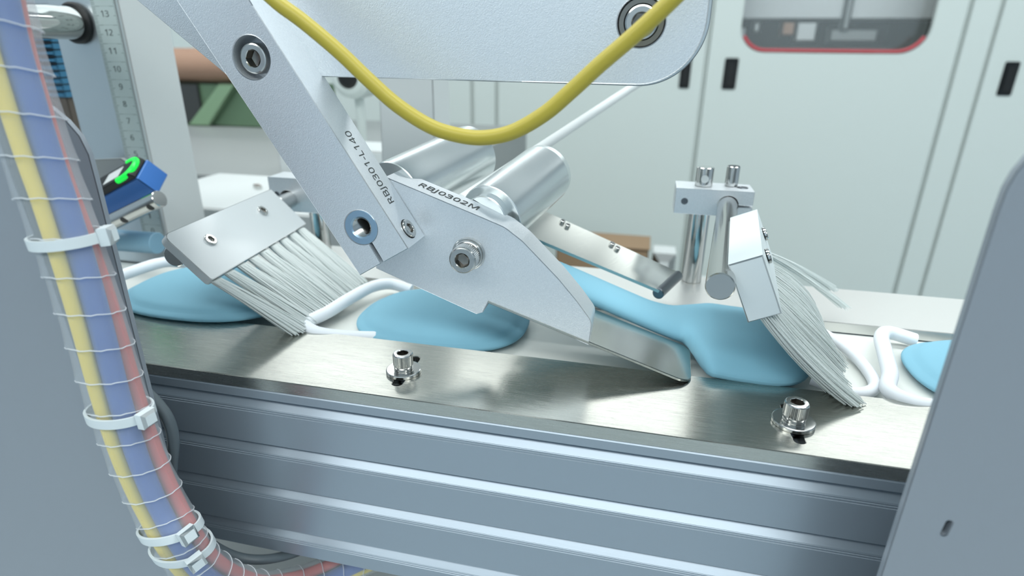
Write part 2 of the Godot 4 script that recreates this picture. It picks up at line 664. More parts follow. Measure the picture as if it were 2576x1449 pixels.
func ceiling_lamp(at: Vector3, size: Vector2, energy: float, label: String) -> void:
	var o := thing("ceiling_light", at, label, "ceiling light", "ceiling light panels")
	var f := Maker.new()
	box(f, at + Vector3(-size.x / 2 - 20, 2, -size.y / 2 - 20), at + Vector3(size.x / 2 + 20, 40, size.y / 2 + 20), 4)
	put("frame", f, mats["white_paint"], o)
	var m := Maker.new()
	box(m, at + Vector3(-size.x / 2, -4, -size.y / 2), at + Vector3(size.x / 2, 2, size.y / 2), 1)
	put("diffuser", m, mats["lamp_panel"], o)
	var l := AreaLight3D.new()
	l.name = "panel_light"
	l.area_size = size * MM
	l.light_energy = energy
	l.light_color = Color(0.985, 1.0, 0.995)
	l.shadow_enabled = true
	l.set("area_range", 12.0)
	l.position = Vector3(0, -8 * MM, 0)
	l.rotation.x = -PI / 2
	o.add_child(l)

func build_room() -> void:
	var y0 := -950.0
	var y1 := 1750.0
	var w := [[Vector3(-3100, y0 - 100, -3600), Vector3(3100, y0, 2600), "floor", "floor_paint"], [Vector3(-3100, y1, -3600), Vector3(3100, y1 + 100, 2600), "ceiling", "ceiling_white"],
		[Vector3(-3100, y0, -3600), Vector3(3100, y1, -3500), "wall_back", "room_wall"], [Vector3(-3100, y0, 2500), Vector3(3100, y1, 2600), "wall_front", "room_wall"],
		[Vector3(-3100, y0, -3500), Vector3(-3000, y1, 2500), "wall_left", "room_wall"], [Vector3(3000, y0, -3500), Vector3(3100, y1, 2500), "wall_right", "room_wall"]]
	for a in w:
		var m := Maker.new()
		box(m, a[0], a[1], 0.0)
		structure(a[2], m, mats[a[3]])
	var where := {"back": [-2650.0, 0.5], "middle": [-250.0, 0.9], "front": [1530.0, 1.1]}
	for row in where:
		for x in [-1500.0, 0.0, 1500.0]:
			ceiling_lamp(Vector3(x, 1705, where[row][0]), Vector2(1420, 560), LAMP * where[row][1], "white flat ceiling light panel in the %s row, %s" % [row, "on the left" if x < 0 else ("in the middle" if x == 0 else "on the right")])

func build_cabinets() -> void:
	var z := -1500.0
	var o := thing("cabinet", Vector3(200, -950, z), "long white machine cabinet wall with doors, filling the background", "cabinet")
	# carcass with an opening behind the window
	var m := Maker.new()
	var win := rounded(PackedVector2Array([Vector2(200, 152), Vector2(632, 152), Vector2(632, 560), Vector2(200, 560)]), 62.0, 10)
	plate(m, PackedVector2Array([Vector2(-1500, -950), Vector2(1900, -950), Vector2(1900, 700), Vector2(-1500, 700)]), [[inset(turned(win, false), 12.0), 0.0]], z - 9, z - 44, 0.0, Transform3D(), 40.0)
	put("carcass", m, mats["cabinet"], o)
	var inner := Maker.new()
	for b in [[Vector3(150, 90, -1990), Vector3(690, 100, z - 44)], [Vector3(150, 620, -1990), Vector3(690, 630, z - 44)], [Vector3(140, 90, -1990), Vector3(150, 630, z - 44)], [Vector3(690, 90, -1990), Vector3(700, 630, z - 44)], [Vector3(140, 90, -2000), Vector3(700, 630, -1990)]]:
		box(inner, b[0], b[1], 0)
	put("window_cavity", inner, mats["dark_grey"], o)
	var doors := [[-1498.0, -518.0], [-510.0, -445.0], [-437.0, 120.0], [128.0, 699.0], [707.0, 763.0], [771.0, 1890.0]]
	for i in doors.size():
		var d := Maker.new()
		var outline := rounded(PackedVector2Array([Vector2(doors[i][0], -930), Vector2(doors[i][1], -930), Vector2(doors[i][1], 692), Vector2(doors[i][0], 692)]), 3.0, 3)
		plate(d, outline, [[win, 0.0]] if i == 3 else [], z, z - 8, 1.5, Transform3D(), 30.0 if i == 3 else 0.0)
		var dm := put("door" if doors[i][1] - doors[i][0] > 100 else "post", d, mats["cabinet"], o)
		if i == 3:
			var g := Maker.new()
			var q := PackedVector3Array()
			for p in rounded(PackedVector2Array([Vector2(203, 330), Vector2(203, 156), Vector2(629, 156), Vector2(629, 330)]), [0.0, 62.0, 62.0, 0.0], 10):
				q.append(Vector3(p.x, p.y, z - 3))
			q = q.slice(4, q.size() - 4)
			tube(g, q, 4.5, 8)
			var gasket := put("gasket", g, mats["red_gasket"], dm)
			gasket.set_meta("label", "red rubber gasket along the bottom of the window")
			var pm := Maker.new()
			plate(pm, inset(turned(win, true), -8.0), [], z - 45, z - 49, 0)
			put("window_pane", pm, mats["pane"], dm)
		for h in [[2, 61.0, 88.0], [3, 171.0, 205.0], [5, 807.0, 838.0]]:
			if h[0] == i:
				var hm := Maker.new()
				plate(hm, rounded(PackedVector2Array([Vector2(h[1], 60), Vector2(h[2], 60), Vector2(h[2], 137), Vector2(h[1], 137)]), 4.0, 4), [], z + 3, z - 1, 1)
				var hn := put("handle", hm, mats["black_gloss"], dm)
				hn.set_meta("label", "black flush door handle")
				var lever := Maker.new()
				plate(lever, rounded(PackedVector2Array([Vector2(h[1] + 6, 68), Vector2(h[2] - 6, 68), Vector2(h[2] - 6, 128), Vector2(h[1] + 6, 128)]), 3.0, 4), [], z + 6, z + 3, 1)
				put("latch", lever, mats["black"], hn)
	# what shows through the window
	var z2 := -1640.0
	var items := [
		["grey_beam", Vector3(150, 232, z2 - 60), Vector3(690, 300, z2), "white_machine", "grey horizontal beam inside the cabinet window", "beam"],
		["shelf_ledge", Vector3(152, 102, z2 - 60), Vector3(688, 168, z2 + 20), "brown_grey", "brown grey ledge along the bottom of the cabinet window", "ledge"],
		["white_block", Vector3(356, 178, z2 - 40), Vector3(412, 232, z2 - 4), "white_paint", "white block behind the left half of the cabinet window", "block"],
		["pale_strip", Vector3(440, 178, z2 - 30), Vector3(560, 214, z2 + 6), "bench_grey", "pale grey bar behind the right half of the cabinet window", "bar"],
		["upright_bar", Vector3(463, 206, z2 - 20), Vector3(484, 330, z2 + 16), "bench_grey", "narrow grey upright crossing the beam in the cabinet window", "bar"],
		["corner_post", Vector3(202, 200, z2 - 30), Vector3(222, 380, z2), "bench_grey", "grey upright at the left edge of the cabinet window", "bar"],
		["pale_fitting", Vector3(205, 182, z2 - 25), Vector3(232, 218, z2 + 4), "white_paint", "small white fitting at the lower left of the cabinet window", "fitting"],
		["tan_fitting", Vector3(318, 192, z2 - 34), Vector3(356, 232, z2), "tan_paper", "small pinkish tan fitting beside the white block in the window", "fitting"],
		["small_bracket", Vector3(246, 200, z2 - 30), Vector3(266, 230, z2), "white_paint", "small pale bracket hanging from the beam in the window", "bracket"],
	]
	for it in items:
		var q := Maker.new()
		box(q, it[1], it[2], 6)
		tag(put(it[0], q, mats[it[3]]), it[4], it[5])

func build_conveyor() -> void:
	# front guide plate with two slots
	var o := thing("guide_plate", Vector3(0, -6.5, -8), "long brushed steel guide plate along the near side of the conveyor", "plate")
	var m := Maker.new()
	var flat := Transform3D(Basis(Vector3(1, 0, 0), Vector3(0, 0, -1), Vector3(0, 1, 0)), Vector3.ZERO)
	var outline := PackedVector2Array([Vector2(-420, -18.6), Vector2(400, -18.6), Vector2(400, 35.2), Vector2(-420, 35.2)])
	plate(m, outline, [[stadium(Vector2(-107.0, -6.3), Vector2(-107.8, 18.6), 2.5), 0.0], [stadium(Vector2(71.6, -8.9), Vector2(71.2, 17.0), 2.4), 0.0]], 0, -6.5, 0.35, flat, 3.0)
	put("plate_body", m, mats["brushed"], o)
	# far rail
	m = Maker.new()
	box(m, Vector3(-300, -6.5, -181), Vector3(420, 0, -121), 0.4)
	grained(solid("rail_metal", Color(0.86, 0.86, 0.85), 0.38, 0.85), streak, Vector3(14, 22, 22), 0.2)
	tag(put("rail", m, mats["rail_metal"]), "bright steel rail along the far side of the conveyor", "rail")
	# belt
	m = Maker.new()
	box(m, Vector3(-420, -14, -121.5), Vector3(420, -7, -34.6), 0.4)
	tag(put("conveyor_belt", m, mats["belt"]), "pale conveyor bed between the two steel rails under the blue masks", "conveyor")
	# slotted aluminium profile
	for side in [0, 1]:
		m = Maker.new()
		var p := PackedVector2Array([Vector2(-0.6, -6.6), Vector2(0, -7.2)])
		for t in [-11.5, -38.3, -65.2, -93.3]:
			p.append_array([Vector2(0, t), Vector2(-3.4, t + 0.3), Vector2(-3.4, t - 2.5), Vector2(-0.15, t - 5.75), Vector2(-0.15, t - 6.0), Vector2(0, t - 6.15)])
			for k in 2:
				var s: float = t - 6.5 - k * 1.25
				p.append_array([Vector2(0, s), Vector2(-0.35, s - 0.2), Vector2(-0.35, s - 0.55), Vector2(0, s - 0.8)])
		p.append_array([Vector2(0, -110), Vector2(-0.6, -110.6), Vector2(-39, -110.6), Vector2(-39, -6.6)])
		var xf := Transform3D(Basis(Vector3(0, 0, 1), Vector3(0, 1, 0), Vector3(1, 0, 0)), Vector3(0, 0, 18.6))
		if side == 1:
			xf = Transform3D(Basis(Vector3(0, 0, -1), Vector3(0, 1, 0), Vector3(1, 0, 0)), Vector3(0, 0, -176))
		plate(m, p, [], 400, -420 if side == 0 else -300, 0.0, xf)
		tag(put("slotted_profile", m, mats["extrusion"]), ["slotted aluminium profile under the near guide plate, with four bright grooves", "slotted aluminium profile hidden under the far steel rail"][side], "profile")
	# screws with washers standing in the slots
	var spots := [[Vector3(-108.2, 0, -4.6), 8.6, 4.9, "socket head screw with washer in the slot left of the steel blade", -0.3], [Vector3(71.5, 0, -3.9), 8.9, 5.0, "socket head screw with washer in the slot under the right brush", 0.5]]
	for s in spots:
		var t := thing("cap_screw", s[0], s[3], "screw", "screws on the guide plate")
		var xf := axis_frame(s[0], Vector3.UP, Vector3(0, 0, 1)).rotated_local(Vector3(0, 0, 1), s[4])
		washer(t, "washer", xf, 3.2, s[1], 1.9)
		var w2 := xf.translated_local(Vector3(0, 0, 1.9))
		var sh := Maker.new()
		lathe(sh, [Vector2(s[2] * 0.9, 0), Vector2(s[2] * 0.93, 0.2), Vector2(s[2] * 0.93, 1.2), Vector2(s[2] * 0.85, 1.3)], 48, w2)
		put("spring_washer", sh, mats["steel"], t)
		cap_head(t, "screw_head", w2.translated_local(Vector3(0, 0, 1.3)), s[2], 7.4, s[2] * 0.56, 3.6)
		var th := Maker.new()
		var pr := []
		for k in 12:
			pr.append(Vector2(2.1 if k % 2 == 0 else 2.5, -7.0 + k * 0.6))
		lathe(th, pr, 24, xf)
		put("thread", th, mats["dark_steel"], t)
	# base under it all
	m = Maker.new()
	box(m, Vector3(-1060, -950, -660), Vector3(560, -230, 46), 3)
	tag(put("white_pedestal", m, mats["white_machine"]), "white machine pedestal under the conveyor, seen low at the left", "pedestal")
	for x in [-330.0, 250.0]:
		m = Maker.new()
		box(m, Vector3(x, -230, -16), Vector3(x + 40, -110.6, 14), 1)
		tag(put("support_foot", m, mats["dark_grey"]), "dark support foot under the %s end of the aluminium profile" % ["left", "right"][int(x > 0)], "support")

func build_covers() -> void:
	var left := PackedVector2Array([Vector2(-200.9, -729.1), Vector2(-200.9, 98.4), Vector2(-201.1, 110.8), Vector2(-203.2, 117.5), Vector2(-207.4, 122.8), Vector2(-213.1, 127.3), Vector2(-240.0, 140.8), Vector2(-310.3, 172.8), Vector2(-537.8, 172.8), Vector2(-537.8, -729.1)])
	var m := Maker.new()
	plate(m, left, [], 54, 51.5, 0.3)
	tag(put("cover_panel", m, mats["cover"]), "grey blue sheet metal cover panel behind the cable loom on the left", "panel")
	var rp := PackedVector2Array([Vector2(89.8, -700), Vector2(89.8, 110), Vector2(90.0, 116.5), Vector2(91.0, 121), Vector2(93.5, 126.5), Vector2(98, 132.5), Vector2(112, 147), Vector2(136, 160), Vector2(300, 172), Vector2(300, -700)])
	m = Maker.new()
	plate(m, rp, [[stadium(Vector2(103.4, 5.9), Vector2(103.8, 10.3), 0.9), 0.0]], 60, 57, 0.3, Transform3D(), 6.0)
	var pnl := put("cover_panel", m, mats["cover"])
	tag(pnl, "grey blue sheet metal cover panel with a small hole, at the right edge", "panel")
	m = Maker.new()
	box(m, Vector3(101, 2, 53), Vector3(106.5, 14, 56.8), 0.5)
	put("hole_insert", m, mats["black"], pnl)

func build_linkage() -> void:
	var dir := Vector2(0.530, -0.848)
	var B := Vector2(-127.0, 49.3)
	var C := Vector2(-101.9, 64.6)
	# swinging link arm
	var o := thing("link_arm", Vector3(-127, 49, -14), "long slanted matt aluminium link arm marked RBJ0301-L140 with a screw near its top", "machine arm")
	var hole := Vector2(-124.3, 72.7)
	var slit_w := 0.8
	var mid := B.lerp(C, 0.475)
	var a0 := (hole - mid).normalized()
	var side := Vector2(-a0.y, a0.x)
	# outline: up the left edge, over the top, down the right edge, then along the foot, where the clamping slit runs up to the bushing
	var up_right := C - dir * 235
	var up_left := B - dir * 235
	var p := PackedVector2Array([B, mid + side * slit_w])
	var ring := 8.05
	var ang := (mid - hole).angle()
	var open := asin(slit_w / ring)
	for i in 49:
		p.append(hole + Vector2.from_angle(ang - open - (TAU - 2 * open) * i / 48.0) * ring)
	p.append_array([mid - side * slit_w, C, up_right, up_left])
	var m := Maker.new()
	plate(m, p, [[disc(Vector2(-168.3, 144.2), 8.9, 48), 11.0]], -4, -25, 0.35, Transform3D(), 2.5)
	put("arm_body", m, mats["anodised"], o)
	var sc := cap_head(o, "recessed_screw", xy(Vector3(-169.3, 143.8, -15)), 6.4, 8.6, 3.55, 4.4, false, "steel")
	sc.set_meta("label", "dark steel socket screw sunk in a round counterbore")
	m = Maker.new()
	lathe(m, [Vector2(8.0, -21), Vector2(8.0, -0.2), Vector2(7.8, 0), Vector2(5.2, 0), Vector2(4.5, -0.7)], 64, xy(Vector3(hole.x, hole.y, -4.05)))
	var bush := put("bushing", m, mats["bushing"], o)
	bush.set_meta("label", "bluish steel bushing with an internal thread")
	m = Maker.new()
	var pr := []
	for k in 34:
		pr.append(Vector2(4.5 if k % 2 == 0 else 3.95, -0.7 - k * 0.5))
	lathe(m, pr, 48, xy(Vector3(hole.x, hole.y, -4.05)))
	lathe(m, [Vector2(4.2, -17.2), Vector2(0, -17.2)], 32, xy(Vector3(hole.x, hole.y, -4.05)))
	put("thread", m, mats["steel"], bush)
	var nrm := Vector3(0.8477, 0.5305, 0)
	var along := Vector3(-0.5305, 0.8477, 0)
	var face_at := Vector3(C.x, C.y, 0)
	var ps := face_at + along * 7.2 + Vector3(0, 0, -14.2)
	var sf := Transform3D(Basis(along, Vector3(0, 0, 1), nrm), ps)
	m = Maker.new()
	lathe(m, [Vector2(4.9, 0.02), Vector2(4.9, 0.1), Vector2(4.2, 0.1)], 40, sf)
	put("counterbore_rim", m, mats["black"], o)
	cap_head(o, "clamp_screw", sf, 4.5, 1.3, 2.4, 1.1, false)
	letters("engraving", "RBJ0301-L140", o, Transform3D(Basis(along, Vector3(0, 0, 1), nrm), face_at + along * 39.5 + nrm * 0.06 + Vector3(0, 0, -14.6)), 6.2, 37.0, mats["print_grey"])
	# plate behind the arm, upper left
	m = Maker.new()
	plate(m, PackedVector2Array([Vector2(-198.9, 136.8), Vector2(-188, 128.6), Vector2(-172, 150), Vector2(-238, 260), Vector2(-345, 250), Vector2(-330, 238)]), [], -25.4, -42, 0.35)
	tag(put("backing_plate", m, mats["anodised"]), "matt aluminium triangular plate behind the top of the link arm", "plate")
	# housing plate, upper middle
	var edge := Vector2(-149.3, 136.2)
	var q := rounded(PackedVector2Array([edge, Vector2(17.0, 135.8), Vector2(17.0, 270), edge - dir * 158]), [0.0, 24.5, 0.0, 0.0], 24)
	var h := thing("housing_plate", Vector3(-60, 136, -33), "broad matt aluminium plate with a rounded corner, behind the yellow cable", "machine plate")
	m = Maker.new()
	plate(m, q, [[disc(Vector2(-7.6, 159.0), 9.3, 56), 9.0]], -23, -34, 0.4, Transform3D(), 3.0)
	put("front_plate", m, mats["anodised"], h)
	m = Maker.new()
	plate(m, rounded(PackedVector2Array([edge + Vector2(6, -0.4), Vector2(19.0, 134.6), Vector2(19.0, 270), edge - dir * 158 + Vector2(6, 0)]), [0.0, 26.0, 0.0, 0.0], 24), [], -34.2, -52, 0.4)
	put("rear_plate", m, mats["anodised_side"], h)
	m = Maker.new()
	lathe(m, [Vector2(9.0, 0), Vector2(9.0, 6.0), Vector2(8.7, 6.4), Vector2(6.9, 6.4), Vector2(6.9, 0)], 56, xy(Vector3(-7.6, 159, -32)))
	put("sleeve", m, mats["socket_steel"], h)
	var hs := cap_head(h, "recessed_screw", xy(Vector3(-7.6, 159, -32)), 6.6, 7.2, 3.7, 3.8, false, "steel")
	hs.set_meta("label", "socket screw in a counterbore, half hidden by the yellow cable")
	# blade bracket
	var b := thing("blade_bracket", Vector3(-75, 26, -34), "matt aluminium bracket marked RBJ0302M that holds the steel blade", "bracket")
	var bp := PackedVector2Array([Vector2(-120.5, 92.0), Vector2(-72.9, 75.5), Vector2(-62.3, 71.7), Vector2(-53.7, 65.6), Vector2(-36.4, 48.8), Vector2(-26.6, 37.8), Vector2(-19.0, 28.0), Vector2(-19.9, 15.4), Vector2(-70.4, 33.0), Vector2(-73.2, 27.0), Vector2(-76.5, 25.6), Vector2(-129.1, 45.2)])
	m = Maker.new()
	plate(m, rounded(bp, [0.0, 4.0, 14.0, 14.0, 40.0, 0.0, 7.0, 0.0, 0.0, 1.0, 1.0, 0.0], 8), [], -25.2, -43.5, 0.35, Transform3D(), 4.0)
	put("bracket_body", m, mats["anodised"], b)
	var bd := Vector3(0.945, -0.327, 0)
	letters("engraving", "RBJ0302M", b, Transform3D(Basis(bd, Vector3(0, 0, -1), Vector3(0.327, 0.945, 0)), Vector3(-92.2, 82.2, -34.6) + Vector3(0.327, 0.945, 0) * 0.12), 7.2, 31.0, mats["print_grey"])
	# screw on the bracket
	var at := Vector3(-79.9, 57.3, -25.2)
	var t := thing("cap_screw", at, "knurled socket head screw with washers on the face of the marked bracket", "screw", "")
	var fx := xy(at)
	washer(t, "washer", fx, 4, 8.1, 1.2)
	washer(t, "spring_washer", fx.translated_local(Vector3(0, 0, 1.2)), 4, 7.2, 1.6)
	var hd := cap_head(t, "screw_head", fx.translated_local(Vector3(0, 0, 2.8)).rotated_local(Vector3(0, 0, 1), 0.35), 6.6, 8.3, 3.5, 4.2)
	var marks := [["T", 62.0], ["H", 38.0], ["E", 14.0], ["A", 236.0], ["2", 216.0], ["-", 200.0], ["7", 264.0], ["0", 284.0]]
	for k in marks:
		var ra := deg_to_rad(k[1])
		var upd := Vector3(cos(ra), sin(ra), 0)
		letters("marking", k[0], hd, Transform3D(Basis(Vector3(sin(ra), -cos(ra), 0), upd, Vector3(0, 0, 1)), at + Vector3(0, 0, 11.14) + upd * 4.75), 1.5 if k[0] != "-" else 0.35, 1.3, mats["steel"], true)
	# blade under the bracket
	m = Maker.new()
	var s := Vector3(0.951, -0.309, 0)
	var nb := Vector3(0.309, 0.951, 0)
	var bx := Transform3D(Basis(s, Vector3(0, 0, -1), nb), Vector3(-70.4, 33.9, -25))
	plate(m, rounded(PackedVector2Array([Vector2(0, 0), Vector2(105.8, 0), Vector2(107.0, 39), Vector2(0, 39)]), [0.0, 8.0, 5.0, 0.0], 8), [], 0, -1.6, 0.3, bx)
	tag(put("scraper_blade", m, mats["polished_plate"]), "polished steel blade sloping down onto the guide plate under the bracket", "blade")
	# yellow cable in front
	var pts := [Vector3(-205, 300, -10), Vector3(-190, 238, 6), Vector3(-172, 199, 12), Vector3(-156.4, 178.0, 14), Vector3(-141.9, 165.0, 15), Vector3(-131.0, 157.6, 15), Vector3(-117.6, 147.4, 15), Vector3(-105.6, 136.9, 15), Vector3(-94.9, 128.3, 15), Vector3(-82.4, 121.2, 15), Vector3(-71.4, 118.2, 15), Vector3(-60.9, 117.6, 15), Vector3(-49.8, 120.2, 15), Vector3(-38.1, 127.0, 15), Vector3(-28.4, 135.4, 15), Vector3(-19.2, 144.0, 15), Vector3(-7.9, 153.8, 15), Vector3(2.7, 163.9, 15), Vector3(16, 178, 14), Vector3(30, 197, 12), Vector3(46, 240, 6), Vector3(52, 300, -10)]
	m = Maker.new()
	tube(m, spline(pts, 8), 2.85, 24)
	tag(put("hanging_cable", m, mats["yellow"]), "yellow cable hanging in a deep loop before the aluminium plates", "cable")

func build_spacers() -> void:
	# big tubes that run back from the bracket
	var a := Vector3(-125.1, 79.0, -44)
	var b := Vector3(-102.9, 90.3, -112)
	var m := Maker.new()
	lathe(m, [Vector2(0, 0), Vector2(16.9, 0), Vector2(17.3, 0.5), Vector2(17.3, a.distance_to(b) - 2), Vector2(15.5, a.distance_to(b)), Vector2(0, a.distance_to(b))], 64, axis_frame(a, b - a))
	tag(put("spacer_tube", m, mats["satin_tube"]), "satin aluminium spacer tube behind the link arm, the left one of two", "tube")
	a = Vector3(-75.8, 68.9, -48)
	b = Vector3(-56.5, 83.4, -112)
	var l := a.distance_to(b)
	var t := thing("spacer_tube", a, "satin aluminium spacer tube right of the link arm, with a smaller collar", "tube")
	m = Maker.new()
	lathe(m, [Vector2(0, 2), Vector2(16.6, 2), Vector2(17.0, 2.4), Vector2(17.0, l - 9), Vector2(16.4, l - 5), Vector2(14.8, l - 2), Vector2(12, l), Vector2(0, l)], 64, axis_frame(a, b - a))
	put("tube_body", m, mats["satin_tube"], t)
	m = Maker.new()
	rod(m, Vector3(-76.8, 70.2, -43.7), Vector3(-74, 72.0, -56), 11.5, 48)
	put("collar", m, mats["satin_tube"], t)
	# thin white bar
	m = Maker.new()
	rod(m, Vector3(-95, 74, -62), Vector3(-8, 128, -305), 3.2, 24)
	tag(put("white_bar", m, mats["white_paint"]), "thin white bar running up and back behind the spacer tubes", "bar")
	# rear blade
	var r := thing("rear_blade", Vector3(0, 19, -110), "flat steel blade behind the blue mask, with a rolled lower end", "blade")
	m = Maker.new()
	var n1 := Vector3(-75, 51.0, -95)
	var n2 := Vector3(13.5, 20.2, -95)
	var f2 := Vector3(25.5, 20.6, -128)
	var f1 := Vector3(-75, 59.5, -128)
	var up := (n2 - n1).cross(f1 - n1).normalized()
	if up.y < 0: up = -up
	var c := (n1 + n2 + f1 + f2) / 4.0 - up
	for k in [0.0, -2.0]:
		m.flat(n1 + up * k, n2 + up * k, f2 + up * k, f1 + up * k, c)
	for e in [[n1, n2], [n2, f2], [f2, f1], [f1, n1]]:
		m.flat(e[0], e[1], e[1] - up * 2, e[0] - up * 2, c)
	put("blade_body", m, mats["polished_plate"], r)
	m = Maker.new()
	rod(m, n2 - up * 2.6, f2 - up * 2.6, 3.4, 32)
	put("rolled_end", m, mats["dark_steel"], r)
	for k in [0.26, 0.575]:
		for j in 2:
			var base := f1.lerp(f2, k + j * 0.035) + (n1 - f1).normalized() * (3.5 + 2.0 * j)
			cap_head(r, "blade_screw", axis_frame(base, up, Vector3(0, 0, 1)), 1.6, 1.5, 0.8, 0.8, false, "chrome")

func pad(m: Maker, outline: Callable, height: Callable, rings := 22, segs := 72) -> void:
	# outline(angle) -> Vector2 (x, z) of the rim, height(u, angle, top) -> y; u runs 0 (middle) to 1 (rim)
	var centre := Vector2.ZERO
	for s in segs:
		centre += outline.call(TAU * s / segs)
	centre /= segs
	for top in [true, false]:
		var grid := []
		for i in rings + 1:
			var u := sin(PI / 2 * i / rings)
			var row := PackedVector3Array()
			for s in segs:
				var a := TAU * s / segs
				var e: Vector2 = outline.call(a)
				var p := centre.lerp(e, u)
				row.append(Vector3(p.x, height.call(u, p, top), p.y))
			grid.append(row)
		var nn := []
		for i in rings + 1:
			var row := PackedVector3Array()
			for s in segs:
				var i0 := maxi(0, i - 1)
				var i1 := mini(rings, i + 1)
				var du: Vector3 = grid[i1][s] - grid[i0][s]
				var dv: Vector3 = grid[maxi(i, 1)][(s + 1) % segs] - grid[maxi(i, 1)][(s + segs - 1) % segs]
				var g := du.cross(dv).normalized()
				if (g.y < 0) == top: g = -g
				row.append(g)
			nn.append(row)
		for i in rings:
			for s in segs:
				var j := (s + 1) % segs
				m.quad(grid[i][s], grid[i][j], grid[i + 1][j], grid[i + 1][s], nn[i][s], nn[i][j], nn[i + 1][j], nn[i + 1][s])

func oval(c: Vector2, rx: float, rz: float, power: float) -> Callable:
	return func(a: float) -> Vector2:
		var s := sin(a)
		var k := cos(a)
		return c + Vector2(signf(k) * pow(absf(k), 2.0 / power) * rx, signf(s) * pow(absf(s), 2.0 / power) * rz)

func loop(called: String, parent: Node3D, pts: Array, r: float) -> void:
	var m := Maker.new()
	tube(m, spline(pts, 10), r, 12)
	put(called, m, mats["elastic"], parent)

func build_masks() -> void:
	var spec := [[Vector2(-262, -67), 57.0, 41.0, -0.8, "sky blue face mask at the left end of the row, beside the cable loom"], [Vector2(-111.5, -75), 51.5, 40.0, -6.0, "sky blue face mask lying flat under the marked bracket"], [Vector2(196, -75), 55.0, 40.0, -6.0, "sky blue face mask at the far right, cut off by the cover panel"]]
	for s in spec:
		var c: Vector2 = s[0]
		var t := thing("face_mask", Vector3(c.x, s[3], c.y), s[4], "face mask", "blue face masks on the conveyor")
		var m := Maker.new()
		var low: float = s[3]
		pad(m, oval(c, s[1], s[2], 2.5), func(u: float, p: Vector2, top: bool) -> float:
			var rim := sqrt(maxf(0.0, 1.0 - u * u))
			var y := low + 3.2
			if top:
				y += 3.2 * pow(rim, 0.7) + 5.5 * rim * rim
				if u < 0.9:
					y += 1.5 * clampf((0.9 - u) * 30.0, 0, 1)
			else:
				y -= 3.1 * pow(rim, 0.5)
			return y)
		put("mask_body", m, mats["mask_blue"], t)
		var x: float = c.x - s[1]
		var y: float = low + 4.0
		loop("ear_loop", t, [Vector3(x + 16, y, c.y - 36), Vector3(x + 2, y + 3, c.y - 36), Vector3(x - 6, y + 5, c.y - 24), Vector3(x - 11, y + 5, c.y - 2), Vector3(x - 15, y + 4, c.y + 18), Vector3(x - 20, y + 3, c.y + 33), Vector3(x - 12, y + 1, c.y + 39), Vector3(x + 4, y - 1, c.y + 37), Vector3(x + 22, y - 2, c.y + 32)], 3.8)
	# the third mask rides up between the two blades
	var t3 := thing("face_mask", Vector3(30, -4, -78), "sky blue face mask pushed up between the two steel blades and under the right brush", "face mask", "blue face masks on the conveyor")
	var ramp_at := func(x: float) -> float:
		var k := 38.0 - x
		return 0.37 * 0.5 * (k + sqrt(k * k + 260.0)) - 6.0
	var edge := func(x: float) -> Vector2:
		# far and near border of the mask at x
		var near: float = lerpf(-66.0, -33.5, smoothstep(27.0, 40.0, x))
		var far: float = lerpf(-96.0, -119.0, smoothstep(5.0, 50.0, x))
		var w := 1.0
		if x > 62: w = pow(maxf(0.0, 1.0 - pow((x - 62.0) / 30.0, 2.6)), 0.4)
		if x < -40: w = pow(maxf(0.0, 1.0 - pow((-40.0 - x) / 24.0, 2.6)), 0.4)
		var c := (near + far) / 2.0
		return Vector2(lerpf(c, far, w), lerpf(c, near, w))
	var m3 := Maker.new()
	for top in [true, false]:
		var rows := []
		var nx := 90
		var nv := 36
		for i in nx + 1:
			var x := -64.0 + 156.0 * (0.5 - 0.5 * cos(PI * i / nx))
			var e: Vector2 = edge.call(x)
			var ends := pow(maxf(0.0, 1.0 - pow(absf((x - 14.0) / 78.0), 8.0)), 0.5)
			var row := PackedVector3Array()
			for j in nv + 1:
				var v := 0.5 - 0.5 * cos(PI * j / nv)
				var z := lerpf(e.x, e.y, v)
				var rim := pow(maxf(0.0, 1.0 - pow(absf(2 * v - 1), 5.0)), 0.5) * ends
				var fat: float = lerpf(4.5, 7.0, smoothstep(20.0, 45.0, x))
				var y: float = ramp_at.call(x) + fat
				y += (fat * rim + 1.5 * (1.0 - (2 * v - 1) * (2 * v - 1)) * rim) if top else -fat * 0.95 * rim
				row.append(Vector3(x, y, z))
			rows.append(row)
		for i in nx:
			for j in nv:
				var nn := []
				for q in [[i, j], [i, j + 1], [i + 1, j + 1], [i + 1, j]]:
					var a: Vector3 = rows[mini(nx, q[0] + 1)][q[1]] - rows[maxi(0, q[0] - 1)][q[1]]
					var b: Vector3 = rows[q[0]][mini(nv, q[1] + 1)] - rows[q[0]][maxi(0, q[1] - 1)]
					var g := b.cross(a)
					g = g.normalized() if g.length() > 1e-9 else Vector3(signf(q[0] - 1.0), 0, 0)
					if (g.y < 0) == top: g = -g
					nn.append(g)
				m3.quad(rows[i][j], rows[i][j + 1], rows[i + 1][j + 1], rows[i + 1][j], nn[0], nn[1], nn[2], nn[3])
	put("mask_body", m3, mats["mask_blue"], t3)
	loop("ear_loop", t3, [Vector3(84, 1, -108), Vector3(100, 0, -110), Vector3(114, -2, -95), Vector3(120, -3, -72), Vector3(118, -3, -50), Vector3(104, -2, -40), Vector3(88, 0, -46)], 3.0)

